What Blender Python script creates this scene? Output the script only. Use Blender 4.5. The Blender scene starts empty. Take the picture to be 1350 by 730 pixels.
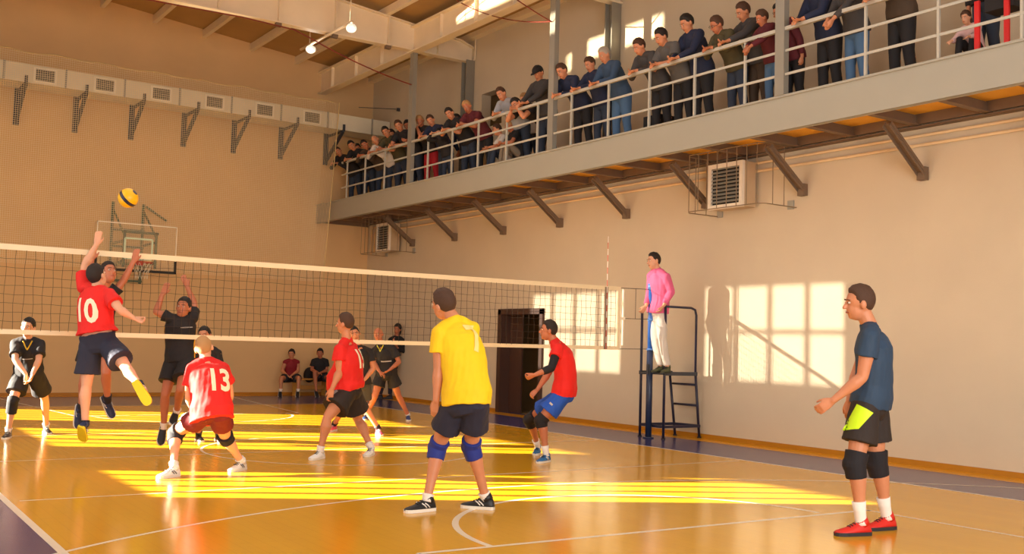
import bpy, math, random
import numpy as np
from mathutils import Vector, Matrix, noise
from mathutils.bvhtree import BVHTree
random.seed(7)
SC = bpy.context.scene
COL = SC.collection
V = Vector
# ------------------------------------------------------------------ camera
CAMP = V((-5.97848, -12.81486, 1.46725))
YAW, PIT, ROL = math.radians(34.03378), math.radians(3.712395), math.radians(1.62835)
FPX = 1363.09
fw = V((math.sin(YAW)*math.cos(PIT), math.cos(YAW)*math.cos(PIT), math.sin(PIT)))
r0 = V((math.cos(YAW), -math.sin(YAW), 0)); u0 = r0.cross(fw)
RT = r0*math.cos(ROL)+u0*math.sin(ROL); UP = -r0*math.sin(ROL)+u0*math.cos(ROL)
cd = bpy.data.cameras.new('camera'); cam = bpy.data.objects.new('camera', cd); COL.objects.link(cam)
cd.sensor_width = 36; cd.lens = 36*FPX/1350; cd.clip_end = 200; cd.clip_start = .05
cam.matrix_world = Matrix(((RT.x, UP.x, -fw.x, CAMP.x), (RT.y, UP.y, -fw.y, CAMP.y), (RT.z, UP.z, -fw.z, CAMP.z), (0, 0, 0, 1)))
SC.camera = cam
# ------------------------------------------------------------------ light
SC.view_settings.view_transform = 'Standard'; SC.view_settings.look = 'None'
SC.view_settings.gamma = 1; SC.view_settings.use_curve_mapping = False
SC.view_settings.exposure = -0.12
w = bpy.data.worlds.new('world'); SC.world = w; w.use_nodes = True
w.node_tree.nodes['Background'].inputs[0].default_value = (.95, .92, .85, 1)
w.node_tree.nodes['Background'].inputs[1].default_value = 1.2
TANE = .22
SUND = V((.89, -.458, -TANE)).normalized()
def light(kind, name, energy, color, loc=(0, 0, 0), d=None, size=None, sy=None, **k):
    l = bpy.data.lights.new(name, kind); l.energy = energy; l.color = color
    if size:
        l.size = size
        if sy: l.shape = 'RECTANGLE'; l.size_y = sy
    for a, b in k.items(): setattr(l, a, b)
    o = bpy.data.objects.new(name, l); COL.objects.link(o); o.location = loc
    if d is not None: o.rotation_euler = V(d).to_track_quat('-Z', 'Y').to_euler()
    return o
light('SUN', 'low_sun', 72.0, (1, .90, .72), d=SUND, angle=.007)
light('AREA', 'window_daylight', 520, (1, .97, .93), (-7.6, -1.5, 3.6), (1, 0, -.02), 5, 20)
light('AREA', 'roof_lamps', 400, (1, .96, .90), (-.5, -1.5, 7.8), (0, 0, -1), 8, 16)
light('AREA', 'rear_fill', 1050, (1, .97, .93), (-2.5, -15.2, 2.8), (.0, 1, -.02), 9, 4)  # added soft fill from behind the camera, no window there
# added spots for the high patches on wall and beam, aimed through two slits
for (tx, ty, tz), sl in (((6.43, 2.13, 7.31), .004), ((4.885, 4.68, 8.30), .08)):
    dd = V((.889, -.458, sl)).normalized(); k = (tx+7.8)/dd.x+30
    light('SPOT', 'patch_spot', 400000, (1, .86, .6), V((tx, ty, tz))-dd*k, dd, spot_size=math.radians(3.7), spot_blend=.05, shadow_soft_size=.12)

# ------------------------------------------------------------------ materials
def s2l(c): return tuple(((x/12.92) if x <= .04045 else ((x+.055)/1.055)**2.4) for x in c)
def hx(h): return s2l([int(h[i:i+2], 16)/255 for i in (0, 2, 4)])
MATS = {}
def M(name, col, rough=.6, metal=0, var=.06, nscale=8, bump=0, bscale=60, coat=0, sss=0, spec=.5):
    if name in MATS: return MATS[name]
    if isinstance(col, str): col = hx(col)
    m = bpy.data.materials.new(name); m.use_nodes = True; nt = m.node_tree; b = nt.nodes['Principled BSDF']
    b.inputs['Roughness'].default_value = rough; b.inputs['Metallic'].default_value = metal
    b.inputs['Specular IOR Level'].default_value = spec
    if coat: b.inputs['Coat Weight'].default_value = coat; b.inputs['Coat Roughness'].default_value = .1
    if sss:
        b.inputs['Subsurface Weight'].default_value = sss; b.inputs['Subsurface Scale'].default_value = .02
        b.inputs['Subsurface Radius'].default_value = (1, .4, .2)
    tc = nt.nodes.new('ShaderNodeTexCoord'); n = nt.nodes.new('ShaderNodeTexNoise')
    n.inputs['Scale'].default_value = nscale; n.inputs['Detail'].default_value = 4
    nt.links.new(tc.outputs['Object'], n.inputs['Vector'])
    mx = nt.nodes.new('ShaderNodeMix'); mx.data_type = 'RGBA'
    mx.inputs['A'].default_value = (*[max(0, x*(1-var*1.5)) for x in col], 1)
    mx.inputs['B'].default_value = (*[min(1, x*(1+var*1.5)) for x in col], 1)
    nt.links.new(n.outputs['Fac'], mx.inputs['Factor']); nt.links.new(mx.outputs['Result'], b.inputs['Base Color'])
    if bump:
        n2 = nt.nodes.new('ShaderNodeTexNoise'); n2.inputs['Scale'].default_value = bscale
        nt.links.new(tc.outputs['Object'], n2.inputs['Vector'])
        bp = nt.nodes.new('ShaderNodeBump'); bp.inputs['Strength'].default_value = bump; bp.inputs['Distance'].default_value = .01
        nt.links.new(n2.outputs['Fac'], bp.inputs['Height']); nt.links.new(bp.outputs['Normal'], b.inputs['Normal'])
    MATS[name] = m; return m
def emis(name, col, st):
    m = bpy.data.materials.new(name); m.use_nodes = True; b = m.node_tree.nodes['Principled BSDF']
    b.inputs['Emission Color'].default_value = (*col, 1); b.inputs['Emission Strength'].default_value = st
    b.inputs['Base Color'].default_value = (*col, 1); return m
def glassy(name, col, alpha, rough=.1):
    m = M(name, col, rough, var=.02); m.node_tree.nodes['Principled BSDF'].inputs['Alpha'].default_value = alpha; return m
def floor_mat(name, c1, c2, rough=.16):
    m = bpy.data.materials.new(name); m.use_nodes = True; nt = m.node_tree; b = nt.nodes['Principled BSDF']
    tc = nt.nodes.new('ShaderNodeTexCoord')
    mp = nt.nodes.new('ShaderNodeMapping'); mp.inputs['Scale'].default_value = (1.2, .12, 1); nt.links.new(tc.outputs['Object'], mp.inputs['Vector'])
    n = nt.nodes.new('ShaderNodeTexNoise'); n.inputs['Scale'].default_value = 3; n.inputs['Detail'].default_value = 6
    nt.links.new(mp.outputs['Vector'], n.inputs['Vector'])
    mx = nt.nodes.new('ShaderNodeMix'); mx.data_type = 'RGBA'; mx.inputs['A'].default_value = (*hx(c1), 1); mx.inputs['B'].default_value = (*hx(c2), 1)
    nt.links.new(n.outputs['Fac'], mx.inputs['Factor'])
    # narrow board joints along the hall
    mp2 = nt.nodes.new('ShaderNodeMapping'); mp2.inputs['Rotation'].default_value = (0, 0, math.pi/2); nt.links.new(tc.outputs['Object'], mp2.inputs['Vector'])
    br = nt.nodes.new('ShaderNodeTexBrick'); br.inputs['Scale'].default_value = 1; br.inputs['Mortar Size'].default_value = .0015
    br.inputs['Brick Width'].default_value = 1.6; br.inputs['Row Height'].default_value = .1; br.inputs['Mortar Smooth'].default_value = .3
    nt.links.new(mp2.outputs['Vector'], br.inputs['Vector'])
    mj = nt.nodes.new('ShaderNodeMix'); mj.data_type = 'RGBA'; mj.blend_type = 'MULTIPLY'; mj.inputs['B'].default_value = (.8, .72, .6, 1)
    nt.links.new(br.outputs['Fac'], mj.inputs['Factor']); nt.links.new(mx.outputs['Result'], mj.inputs['A'])
    nt.links.new(mj.outputs['Result'], b.inputs['Base Color'])
    b.inputs['Roughness'].default_value = rough; b.inputs['Specular IOR Level'].default_value = .42
    n2 = nt.nodes.new('ShaderNodeTexNoise'); n2.inputs['Scale'].default_value = 5; n2.inputs['Detail'].default_value = 3
    nt.links.new(tc.outputs['Object'], n2.inputs['Vector'])
    bp = nt.nodes.new('ShaderNodeBump'); bp.inputs['Strength'].default_value = .12; bp.inputs['Distance'].default_value = .012
    nt.links.new(n2.outputs['Fac'], bp.inputs['Height']); nt.links.new(bp.outputs['Normal'], b.inputs['Normal'])
    return m
m_wall = M('plaster_wall', 'D6C6AC', .85, var=.05, nscale=1.2, bump=.15, bscale=90)
m_endwall = M('ochre_plaster', 'E6BF8A', .85, var=.07, nscale=.9, bump=.15, bscale=60)
m_ceil = M('roof_sheet', 'B4905C', .7, var=.08, nscale=2)
m_white = M('cream_steel', 'EFDDC0', .55, var=.05, nscale=3)
m_beam = M('grey_steel', '8E897E', .5, var=.05, nscale=3)
m_fascia = M('grey_fascia', 'A3A094', .5, var=.03, nscale=2)
m_brown = M('brown_steel', '7A6450', .6, var=.08, nscale=5)
m_deck = M('deck_board', 'FFB840', .7, var=.08, nscale=3)
m_rail = M('rail_paint', 'B8B4A8', .45, var=.04)
m_base = M('ochre_skirting', 'B87A10', .5, var=.06)
m_dark = M('dark_frame', '4A2E22', .6)
m_void = M('dark_room_wall', '94784E', .9)
m_line = M('line_paint', 'E8DCC8', .3, var=.03)
m_black = M('black_rubber', '15120F', .6)
m_blue = M('blue_paint', '24408A', .35, var=.05)
m_navyst = M('navy_steel', '26263E', .4, var=.05)
m_duct = M('duct_sheet', 'E4DDC8', .45, var=.06, nscale=2)
m_brk = M('bracket_steel', '3E4048', .5, var=.05)
m_grille = M('grille_dark', '5A564C', .6)
m_pipe = M('pipe_cream', 'E8C898', .5)
m_cable = M('cable_red', '7A2A1C', .6)

# ------------------------------------------------------------------ mesh helpers
class MB:
    def __init__(s): s.v = []; s.f = []; s.m = []
    def add(s, vs, fs, mi=0):
        o = len(s.v); s.v += [tuple(p) for p in vs]; s.f += [tuple(i+o for i in f) for f in fs]; s.m += [mi]*len(fs); return s
    def box(s, a, b, mi=0):
        (x0, y0, z0), (x1, y1, z1) = a, b
        return s.add([(x0, y0, z0), (x1, y0, z0), (x1, y1, z0), (x0, y1, z0), (x0, y0, z1), (x1, y0, z1), (x1, y1, z1), (x0, y1, z1)],
                     [(0, 3, 2, 1), (4, 5, 6, 7), (0, 1, 5, 4), (1, 2, 6, 5), (2, 3, 7, 6), (3, 0, 4, 7)], mi)
    def bar(s, p, q, w, h, side=None, mi=0):
        p = V(p); q = V(q); t = (q-p).normalized()
        a = V(side) if side is not None else (V((0, 0, 1)).cross(t) if abs(t.z) < .95 else V((1, 0, 0)))
        a = (a-t*a.dot(t)).normalized(); b = t.cross(a); vs = []
        for c in (p, q):
            for sx, sy in ((-1, -1), (1, -1), (1, 1), (-1, 1)): vs.append(c+a*sx*w/2+b*sy*h/2)
        return s.add(vs, [(0, 3, 2, 1), (4, 5, 6, 7), (0, 1, 5, 4), (1, 2, 6, 5), (2, 3, 7, 6), (3, 0, 4, 7)], mi)
    def tube(s, pts, r, n=8, mi=0, lat=None, rnd=False):
        pts = [V(p) for p in pts]
        rr = r if isinstance(r, (list, tuple)) else [r]*len(pts)
        rr = [(x, x) if not isinstance(x, (tuple, list)) else x for x in rr]
        if rnd:
            t = (pts[0]-pts[1]).normalized(); m = min(rr[0]); t2 = (pts[-1]-pts[-2]).normalized(); m2 = min(rr[-1])
            pts = [pts[0]+t*m*.92, pts[0]+t*m*.6]+pts+[pts[-1]+t2*m2*.6, pts[-1]+t2*m2*.92]
            rr = [(rr[0][0]*.35, rr[0][1]*.35), (rr[0][0]*.78, rr[0][1]*.78)]+rr+[(rr[-1][0]*.78, rr[-1][1]*.78), (rr[-1][0]*.35, rr[-1][1]*.35)]
        o = len(s.v); prev = None
        for i, p in enumerate(pts):
            a = pts[max(0, i-1)]; b = pts[min(len(pts)-1, i+1)]; t = (b-a).normalized()
            l = lat[i] if isinstance(lat, list) else lat
            if l is None: l = prev if prev is not None else (V((0, 0, 1)).cross(t) if abs(t.z) < .9 else V((1, 0, 0)))
            x = (l-t*l.dot(t)).normalized(); prev = x; y = t.cross(x)
            for k in range(n):
                c, d = math.cos(2*math.pi*k/n), math.sin(2*math.pi*k/n)
                s.v.append(tuple(p+x*c*rr[i][0]+y*d*rr[i][1]))
        for i in range(len(pts)-1):
            for k in range(n):
                k2 = (k+1) % n; s.f.append((o+i*n+k, o+i*n+k2, o+(i+1)*n+k2, o+(i+1)*n+k)); s.m.append(mi)
        s.f.append(tuple(o+k for k in reversed(range(n)))); s.m.append(mi)
        s.f.append(tuple(o+(len(pts)-1)*n+k for k in range(n))); s.m.append(mi)
        return s
    def ell(s, c, r, rot=None, nu=14, nv=9, mi=0, fn=None):
        o = len(s.v); c = V(c)
        def pt(th, ph):
            d = V((math.sin(th)*math.cos(ph), math.sin(th)*math.sin(ph), math.cos(th)))
            k = fn(d) if fn else 1
            q = V((d.x*r[0]*k, d.y*r[1]*k, d.z*r[2]*k))
            return tuple(c+(rot@q if rot else q))
        s.v.append(pt(0, 0))
        for i in range(1, nv):
            for j in range(nu): s.v.append(pt(math.pi*i/nv, 2*math.pi*j/nu))
        s.v.append(pt(math.pi, 0))
        for j in range(nu):
            s.f.append((o, o+1+j, o+1+(j+1) % nu)); s.m.append(mi)
            e = o+1+(nv-2)*nu; s.f.append((e+(j+1) % nu, e+j, e+nu)); s.m.append(mi)
        for i in range(nv-2):
            a = o+1+i*nu
            for j in range(nu): s.f.append((a+j, a+nu+j, a+nu+(j+1) % nu, a+(j+1) % nu)); s.m.append(mi)
        return s
    def build(s, name, mats, parent=None, loc=None, smooth=False, link=True):
        """verts are in world space; the object's origin goes to loc (or to its parent's)"""
        base = V((0, 0, 0))
        if parent is not None: base = WORLD[parent.name]
        if loc is not None: base = V(loc)
        me = bpy.data.meshes.new(name); me.from_pydata([tuple(V(p)-base) for p in s.v], [], s.f)
        if not isinstance(mats, list): mats = [mats]
        for m in mats: me.materials.append(m)
        if len(mats) > 1: me.polygons.foreach_set('material_index', s.m)
        if smooth: me.polygons.foreach_set('use_smooth', [True]*len(me.polygons))
        me.update(); o = bpy.data.objects.new(name, me); COL.objects.link(o)
        if parent is not None:
            o.parent = parent
            if loc is not None: o.location = base-WORLD[parent.name]
        else: o.location = base
        WORLD[o.name] = base
        return o
WORLD = {}
def tag(o, label=None, cat=None, group=None, kind=None):
    if label: o['label'] = label
    if cat: o['category'] = cat
    if group: o['group'] = group
    if kind: o['kind'] = kind
    return o
def struct(name, mb, m, **k): return tag(mb.build(name, m, **k), kind='structure')
def thing(name, label, cat, loc=(0, 0, 0), group=None):
    o = bpy.data.objects.new(name, None); COL.objects.link(o); o.location = loc; o.empty_display_size = .1
    WORLD[o.name] = V(loc); return tag(o, label, cat, group)
def copy_tree(o, delta, parent=None):
    c = o.copy(); COL.objects.link(c)
    if parent is None: c.location = V(o.location)+V(delta)
    else: c.parent = parent
    WORLD[c.name] = WORLD[o.name]+V(delta)
    for ch in list(o.children): copy_tree(ch, delta, c)
    return c
# ------------------------------------------------------------------ room shell
XL, XR, YF, YN = -7.8, 6.43, 12.6, -15.6
def roofz(x): return 9.25-.1*x
m_f1 = floor_mat('court_varnish', 'D29814', 'E2AA1C', .17); m_f2 = floor_mat('border_varnish', '38386C', '454372', .2)
m_f3 = floor_mat('strip_varnish', 'D8961C', 'E0A024', .2)
fl = MB()
fl.box((XL-.2, YN-.2, -.2), (XR+.2, YF+.2, 0), 1)
def zq(x0, y0, x1, y1, z, mi): fl.add([(x0, y0, z), (x1, y0, z), (x1, y1, z), (x0, y1, z)], [(0, 1, 2, 3)], mi)
zq(-4.5, -13.0, 4.5, 9.05, .0006, 0)
zq(XL, YF-.42, XR, YF, .0006, 2)
zq(5.95, YN, XR, YF-.42, .0006, 2)
Lz = .0012; Lw = .05
def ln(x0, y0, x1, y1, w_=Lw):
    d = V((x1-x0, y1-y0, 0)).normalized(); n = V((-d.y, d.x, 0))*w_/2
    a = V((x0, y0, Lz)); b = V((x1, y1, Lz)); fl.add([a-n, b-n, b+n, a+n], [(0, 1, 2, 3)], 3)
def arc(cx, cy, r, a0, a1, n=48, w_=Lw):
    for i in range(n):
        t0 = math.radians(a0+(a1-a0)*i/n); t1 = math.radians(a0+(a1-a0)*(i+1)/n)
        p = [(cx+(r+q)*math.cos(t), cy+(r+q)*math.sin(t), Lz+.0002) for t, q in ((t0, -w_/2), (t0, w_/2), (t1, w_/2), (t1, -w_/2))]
        fl.add(p, [(0, 1, 2, 3)], 3)
ln(-4.5, -13, -4.5, 9.05, .06); ln(4.5, -13, 4.5, 9.05, .05); ln(-4.5, 9.03, 4.5, 9.03, .04)
ln(-4.4, -3, 4.4, -3, .03); ln(-4.4, 3, 4.4, 3, .03); ln(-4.4, 0, 4.4, 0, .03)
ln(-2.4, -6.45, 2.4, -6.55, .05); ln(2.37, -6.55, 2.42, -9.5, .04); ln(-2.4, -6.45, -2.5, -9.5, .04)
ln(-2.06, 6.45, 2.06, 6.45, .04); ln(-2.06, 6.45, -2.6, 12.1, .04); ln(2.06, 6.45, 2.6, 12.1, .04)
arc(0, -6.45, 1.8, 0, 180, w_=.055); arc(0, 0, 1.8, 0, 360, 64, .035); arc(0, 6.45, 1.8, 180, 360, w_=.04)
arc(0, -11.5, 7.6, 41, 139, 60, .04)
floor = struct('floor', fl, [m_f1, m_f2, m_f3, m_line])
# left wall: sun windows below; upper row and slits added to throw light patches
WIN = [(-.91, 1.3, 1.09, 2.72), (3.8, 6.8, 1.09, 2.72), (8.3, 11.1, 1.09, 2.72), (4.25, 7.2, 4.49, 6.1), (9.25, 12.2, 4.49, 6.1),
       (8.67, 10.24, 7.08, 7.42), (10.45, 12.0, 7.0, 7.32)]  # slit openings invented to let the spot beams in
def wall_with_holes(axis, c0, c1, a0, a1, z0, z1, holes):
    mb = MB(); ys = sorted({a0, a1, *[h[0] for h in holes], *[h[1] for h in holes]}); zs = sorted({z0, z1, *[h[2] for h in holes], *[h[3] for h in holes]})
    for i in range(len(ys)-1):
        run = None
        for k in range(len(zs)-1):
            cy, cz = (ys[i]+ys[i+1])/2, (zs[k]+zs[k+1])/2
            hole = any(h[0] < cy < h[1] and h[2] < cz < h[3] for h in holes)
            if not hole:
                if run is None: run = zs[k]
                end = zs[k+1]
            if (hole or k == len(zs)-2) and run is not None:
                if axis == 'X': mb.box((c0, ys[i], run), (c1, ys[i+1], end))
                else: mb.box((ys[i], c0, run), (ys[i+1], c1, end))
                run = None
    return mb
struct('wall_left', wall_with_holes('X', XL-.3, XL, YN, YF, 0, roofz(XL), WIN), m_wall)
struct('wall_front', wall_with_holes('Y', YF, YF+.3, XL-.3, XR+.3, 0, roofz(XL), []), m_endwall)
struct('wall_back', wall_with_holes('Y', YN-.3, YN, XL-.3, XR+.3, 0, roofz(XL), []), m_wall)
DR = (4.42, 5.96, -.01, 2.17)
struct('wall_right', wall_with_holes('X', XR, XR+.25, YN, YF, 0, roofz(XR)+.3, [DR, (6.15, 7.0, 6.35, 7.15)]), m_wall)
nb = MB(); nb.box((XR+.9, 4.0, 0), (XR+.95, 6.4, 2.6)); nb.box((XR+.25, 3.95, 0), (XR+.95, 4.0, 2.6)); nb.box((XR+.25, 6.4, 0), (XR+.95, 6.45, 2.6)); nb.box((XR+.25, 3.95, 2.6), (XR+.95, 6.45, 2.65))
nb.box((XR+.2, 3.95, -.1), (XR+.95, 6.45, 0)); struct('wall_side_room', nb, m_void)
nb = MB(); nb.box((XR+.25, 6.0, 6.2), (XR+.7, 6.02, 7.3)); nb.box((XR+.25, 7.1, 6.2), (XR+.7, 7.12, 7.3)); nb.box((XR+.7, 6, 6.2), (XR+.72, 7.12, 7.3)); nb.box((XR+.25, 6, 7.2), (XR+.7, 7.12, 7.3)); nb.box((XR+.25, 6, 6.2), (XR+.7, 7.12, 6.3))
struct('wall_niche', nb, m_void)
for i, (a, b, z0, z1) in enumerate(WIN):
    mb = MB(); x = XL-.15; t = .05
    mb.box((x-.03, a, z0), (x+.03, a+t, z1)); mb.box((x-.03, b-t, z0), (x+.03, b, z1)); mb.box((x-.03, a+t, z0), (x+.03, b-t, z0+t)); mb.box((x-.03, a+t, z1-t), (x+.03, b-t, z1))
    if i < 5:
        n = 4 if i > 2 else 5
        mw = .05 if i > 2 else .035
        for k in range(1, n): y = a+(b-a)*k/n; mb.box((x-.025, y-mw, z0+t), (x+.025, y+mw, z1-t))
        if i > 2: mb.box((x-.004, a+t, z0+t), (x+.004, b-t, z1-t), 1)
        z = z0+(z1-z0)*.52
        if i > 2: mb.box((x-.028, a+t, z-.035), (x+.028, b-t, z+.035))
    struct('window_%d' % (i+1), mb, [m_white, glassy('sun_dimmer_pane', 'E8E4D8', .70)] if i in (3, 4) else m_white)  # upper-row panes added to dim the direct sun
struct('trim_0', MB().box((XL-2.6, 6, 7.5), (XL-.3, 16, 7.58)), m_wall)  # unseen fin added outside to keep direct sun out of the slits
# roof, purlins
c = MB(); za, zb = roofz(XL-.3), roofz(XR+.3)
c.add([(XL-.3, YN-.3, za), (XR+.3, YN-.3, zb), (XR+.3, YF+.3, zb), (XL-.3, YF+.3, za), (XL-.3, YN-.3, za+.2), (XR+.3, YN-.3, zb+.2), (XR+.3, YF+.3, zb+.2), (XL-.3, YF+.3, za+.2)],
      [(0, 1, 2, 3), (4, 7, 6, 5), (0, 4, 5, 1), (1, 5, 6, 2), (2, 6, 7, 3), (3, 7, 4, 0)])
struct('ceiling', c, m_ceil)
ti = 0
def trim(mb, m, **k):
    global ti; ti += 1; return struct('trim_%d' % ti, mb, m, **k)
for k in range(-6, 5):
    x = .5+1.22*k
    z = roofz(x); trim(MB().box((x-.05, YN, z-.2), (x+.05, YF, z-.02)), m_white)
# deep cross girders with web stiffeners
for gy in (7.5, 2.15, -3.2, -8.55):
    mb = MB(); xs = [XL, -4, 0, 3.7, 6.1, XR]
    for a, b in zip(xs, xs[1:]):
        t0, t1 = roofz(a)-.2, roofz(b)-.2
        if b == XR: t1 = roofz(b)-.28
        mb.add([(a, gy-.012, 8), (b, gy-.012, 8), (b, gy-.012, t1), (a, gy-.012, t0), (a, gy+.012, 8), (b, gy+.012, 8), (b, gy+.012, t1), (a, gy+.012, t0)],
               [(0, 1, 2, 3), (4, 7, 6, 5), (0, 4, 5, 1), (1, 5, 6, 2), (2, 6, 7, 3), (3, 7, 4, 0)])
        mb.bar((a, gy, 7.99), (b, gy, 7.99), .2, .03); mb.bar((a, gy, t0), (b, gy, t1), .2, .03)
    for k in range(-7, 4):
        x = 1.68+1.27*k
        mb.box((x-.012, gy-.1, 8), (x+.012, gy+.1, roofz(x)-.22))
    trim(mb, m_white)
    for k in range(0, 3):
        x = 1.68+1.27*k; trim(MB().box((x-.06, gy-.09, 7.9), (x+.06, gy+.0, 7.975)), m_brown)
# long runway beam above the gallery columns
mb = MB(); mb.box((4.885, YN, 7.97), (4.915, YF, 8.5)); mb.box((4.79, YN, 7.94), (5.01, YF, 7.97)); mb.box((4.79, YN, 8.5), (5.01, YF, 8.53))
for y in np.arange(-12, 12, 1.4): mb.box((4.81, y-.01, 7.97), (4.99, y+.01, 8.5))
trim(mb, m_white)
trim(MB().box((6.25, YN, 8.5), (XR, YF, 8.62)), m_white)
# skirtings
struct('baseboard_right', MB().box((XR-.03, YN, 0), (XR, 4.38, .07)).box((XR-.03, 6.0, 0), (XR, YF, .07)), m_base)
struct('baseboard_front', MB().box((XL, YF-.03, 0), (XR-.03, YF, .07)), m_base)
# door frame with open leaf
mb = MB(); a, b = DR[0], DR[1]
mb.box((XR-.05, a-.08, 0), (XR+.2, a+.02, 2.2)); mb.box((XR-.05, b-.1, 0), (XR+.2, b+.03, 2.2)); mb.box((XR-.05, a-.08, 2.1), (XR+.2, b+.03, 2.22))
mb.box((XR+.2, b-.55, 0), (XR+.24, b-.1, 2.1))
struct('door_1', mb, m_dark)
# ------------------------------------------------------------------ end-wall duct, brackets, net curtain
d = thing('ventilation_duct', 'long pale sheet metal air duct with six dark grilles along the end wall', 'air duct', (-2, 11.95, 6.85))
mb = MB(); mb.box((-6, 11.5, 6.84), (6.4, 12.25, 7.24)); mb.build('duct_body', m_duct, d)
for k in range(-4, 8):
    x = -1.62+1.25*k if k < 99 else 0
    MB().box((x-.02, 11.475, 6.83), (x+.02, 11.5, 7.25)).build('duct_flange', m_fascia, d)
for k in range(-3, 6):
    x = -2.05+1.25*k+.0
    if x < -6 or k > 5: continue
    g = MB().box((x-.24, 11.475, 6.87), (x+.24, 11.499, 7.2)).build('grille_frame', M('grille_white', 'F4EEDD', .4), d)
    q = MB().box((x-.19, 11.468, 6.91), (x+.19, 11.476, 7.16), 0)
    for z in np.arange(6.93, 7.16, .035): q.box((x-.19, 11.462, z-.004), (x+.19, 11.468, z+.004), 1)
    q.build('grille', [m_grille, m_fascia], g)
def br_shape(x):
    mb = MB()
    mb.bar((x, 12.56, 6.98), (x, 12.56, 6.07), .12, .05, side=(1, 0, 0)); mb.bar((x, 12.56, 6.82), (x, 11.5, 6.82), .06, .05)
    mb.bar((x, 12.53, 6.15), (x, 11.52, 6.8), .08, .05, side=(1, 0, 0))
    mb.box((x-.03, 11.44, 6.8), (x+.03, 11.47, 6.98))
    return mb
ords = ['first', 'second', 'third', 'fourth', 'fifth', 'sixth', 'seventh']
for k in range(7):
    x = -2.43+1.25*k
    b = br_shape(x).build('duct_bracket', m_brk, loc=(x, 12.55, 6.5))
    tag(b, 'triangular dark steel bracket under the air duct, %s from the left' % ords[k], 'bracket', 'duct brackets on the end wall')
# protective net hung on the end wall
nt_ = thing('protective_net', 'tall fine beige protective net hanging in front of end wall and duct', 'net', (0, 11.3, 7.5))
m_thr = M('beige_thread', 'F4E0B8', .8)
mb = MB(); ztop, zbot = 7.48, 2.9
def nety(x, z): return 11.36+.025*math.sin(x*3.1+z*.4)+.02*math.sin(x*7.3)
xs = np.arange(-5.0, 4.86, .045)
def xe(x, z): return x if x < 4 else x-(7.48-z)*.055*(x-4)/.86
for x in xs:
    pts = [(xe(x, z), nety(x, z), z+(.02*math.sin(x*6) if z > 7.4 else 0)) for z in np.linspace(zbot, ztop, 7)]
    for p, q in zip(pts, pts[1:]): mb.bar(p, q, .0055, .0055)
for z in np.arange(zbot, ztop, .045):
    ps = [(xe(x, z), nety(x, z), z) for x in np.arange(-5.5, 4.87, .4)]
    for p, q in zip(ps, ps[1:]): mb.bar(p, q, .0055, .0055)
mb.build('net_mesh', m_thr, nt_)
ps = [(x, nety(x, ztop), ztop+.02*math.sin(x*6)) for x in np.arange(-5.5, 4.9, .3)]
MB().tube(ps, .012, 6).build('net_top_rope', M('beige_rope', 'D8BC86', .8), nt_)
MB().tube([(xe(4.86, z), nety(4.86, z), z) for z in np.linspace(zbot, ztop, 9)], .014, 6).build('net_edge_rope', MATS['beige_rope'], nt_)
# backboard
bb = thing('basketball_backboard', 'clear glass basketball backboard with wall frame behind the net', 'backboard', (.1, 12, 3.4))
bx0, bx1, bz0, bz1, by = -.86, .90, 2.87, 3.94, 11.22
m_bw = M('board_white', 'F1E6CF', .4)
mb = MB(); mb.box((bx0, by, bz1-.025), (bx1, by+.03, bz1)); mb.box((bx0, by, bz0+.25), (bx0+.018, by+.03, bz1)); mb.box((bx1-.018, by, bz0+.25), (bx1, by+.03, bz1))
mb.build('board_frame', m_bw, bb)
MB().box((bx0+.018, by+.008, bz0+.02), (bx1-.018, by+.018, bz1-.025)).build('glass_pane', glassy('board_glass', 'E8D8B8', .12), bb)
mb = MB()
for z in (3.15, 3.6): mb.box((-.25, by-.004, z-.02), (.35, by+.004, z+.02))
for x in (-.25, .35): mb.box((x-.02, by-.004, 3.15), (x+.02, by+.004, 3.6))
mb.build('target_square', M('square_pale', 'CFE0C4', .5), bb)
mb = MB(); mb.box((bx0-.01, by-.02, bz0-.02), (bx1+.01, by+.05, bz0+.035)); mb.box((bx1-.03, by-.02, bz0), (bx1+.012, by+.05, bz0+.27)); mb.box((bx0-.012, by-.02, bz0), (bx0+.03, by+.05, bz0+.27))
mb.build('edge_padding', m_black, bb)
mb = MB(); rc = V((.07, by-.3, 3.05)); mb.tube([rc+V((.225*math.cos(a), .225*math.sin(a), 0)) for a in np.linspace(0, 2*math.pi, 25)], .011, 8)
mb.box((-.01, by-.1, 3.0), (.15, by, 3.1)); mb.build('rim', M('rim_red', 'B4402A', .4), bb)
mb = MB()
for k in range(12):
    a = 2*math.pi*k/12
    for s_ in (1, -1):
        pts = [rc+V((r*math.cos(a+s_*da), r*math.sin(a+s_*da), z)) for r, da, z in ((.22, 0, 0), (.18, .26, -.12), (.14, .52, -.24), (.13, .78, -.36))]
        mb.tube(pts, .004, 4)
mb.build('hoop_net', M('net_cord', 'E4DCC8', .8), bb)
m_gr = M('green_steel', '5C6A50', .5)
mb = MB()
for x in (-.25, .45):
    mb.bar((x, 12.55, 4.55), (x, 12.55, 2.65), .06, .05); mb.bar((x, 12.55, 3.55), (x, by+.05, 3.55), .05, .05); mb.bar((x, 12.55, 3.0), (x, by+.05, 3.1), .05, .05)
    mb.bar((x, 12.55, 4.4), (x, by+.05, 3.65), .035, .035)
for z in (3.9, 3.5, 3.1, 2.7): mb.bar((-.28, 12.5, z), (.48, 12.5, z), .05, .05)
mb.bar((-.3, by+.07, 3.75), (.5, by+.07, 3.75), .05, .05); mb.bar((-.25, by+.07, 2.95), (-.25, by+.07, 3.78), .05, .05); mb.bar((.45, by+.07, 2.95), (.45, by+.07, 3.78), .05, .05)
mb.bar((.5, 12.52, 4.5), (1.0, 12.52, 4.2), .04, .04)
mb.build('wall_mount', m_gr, bb)

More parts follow.
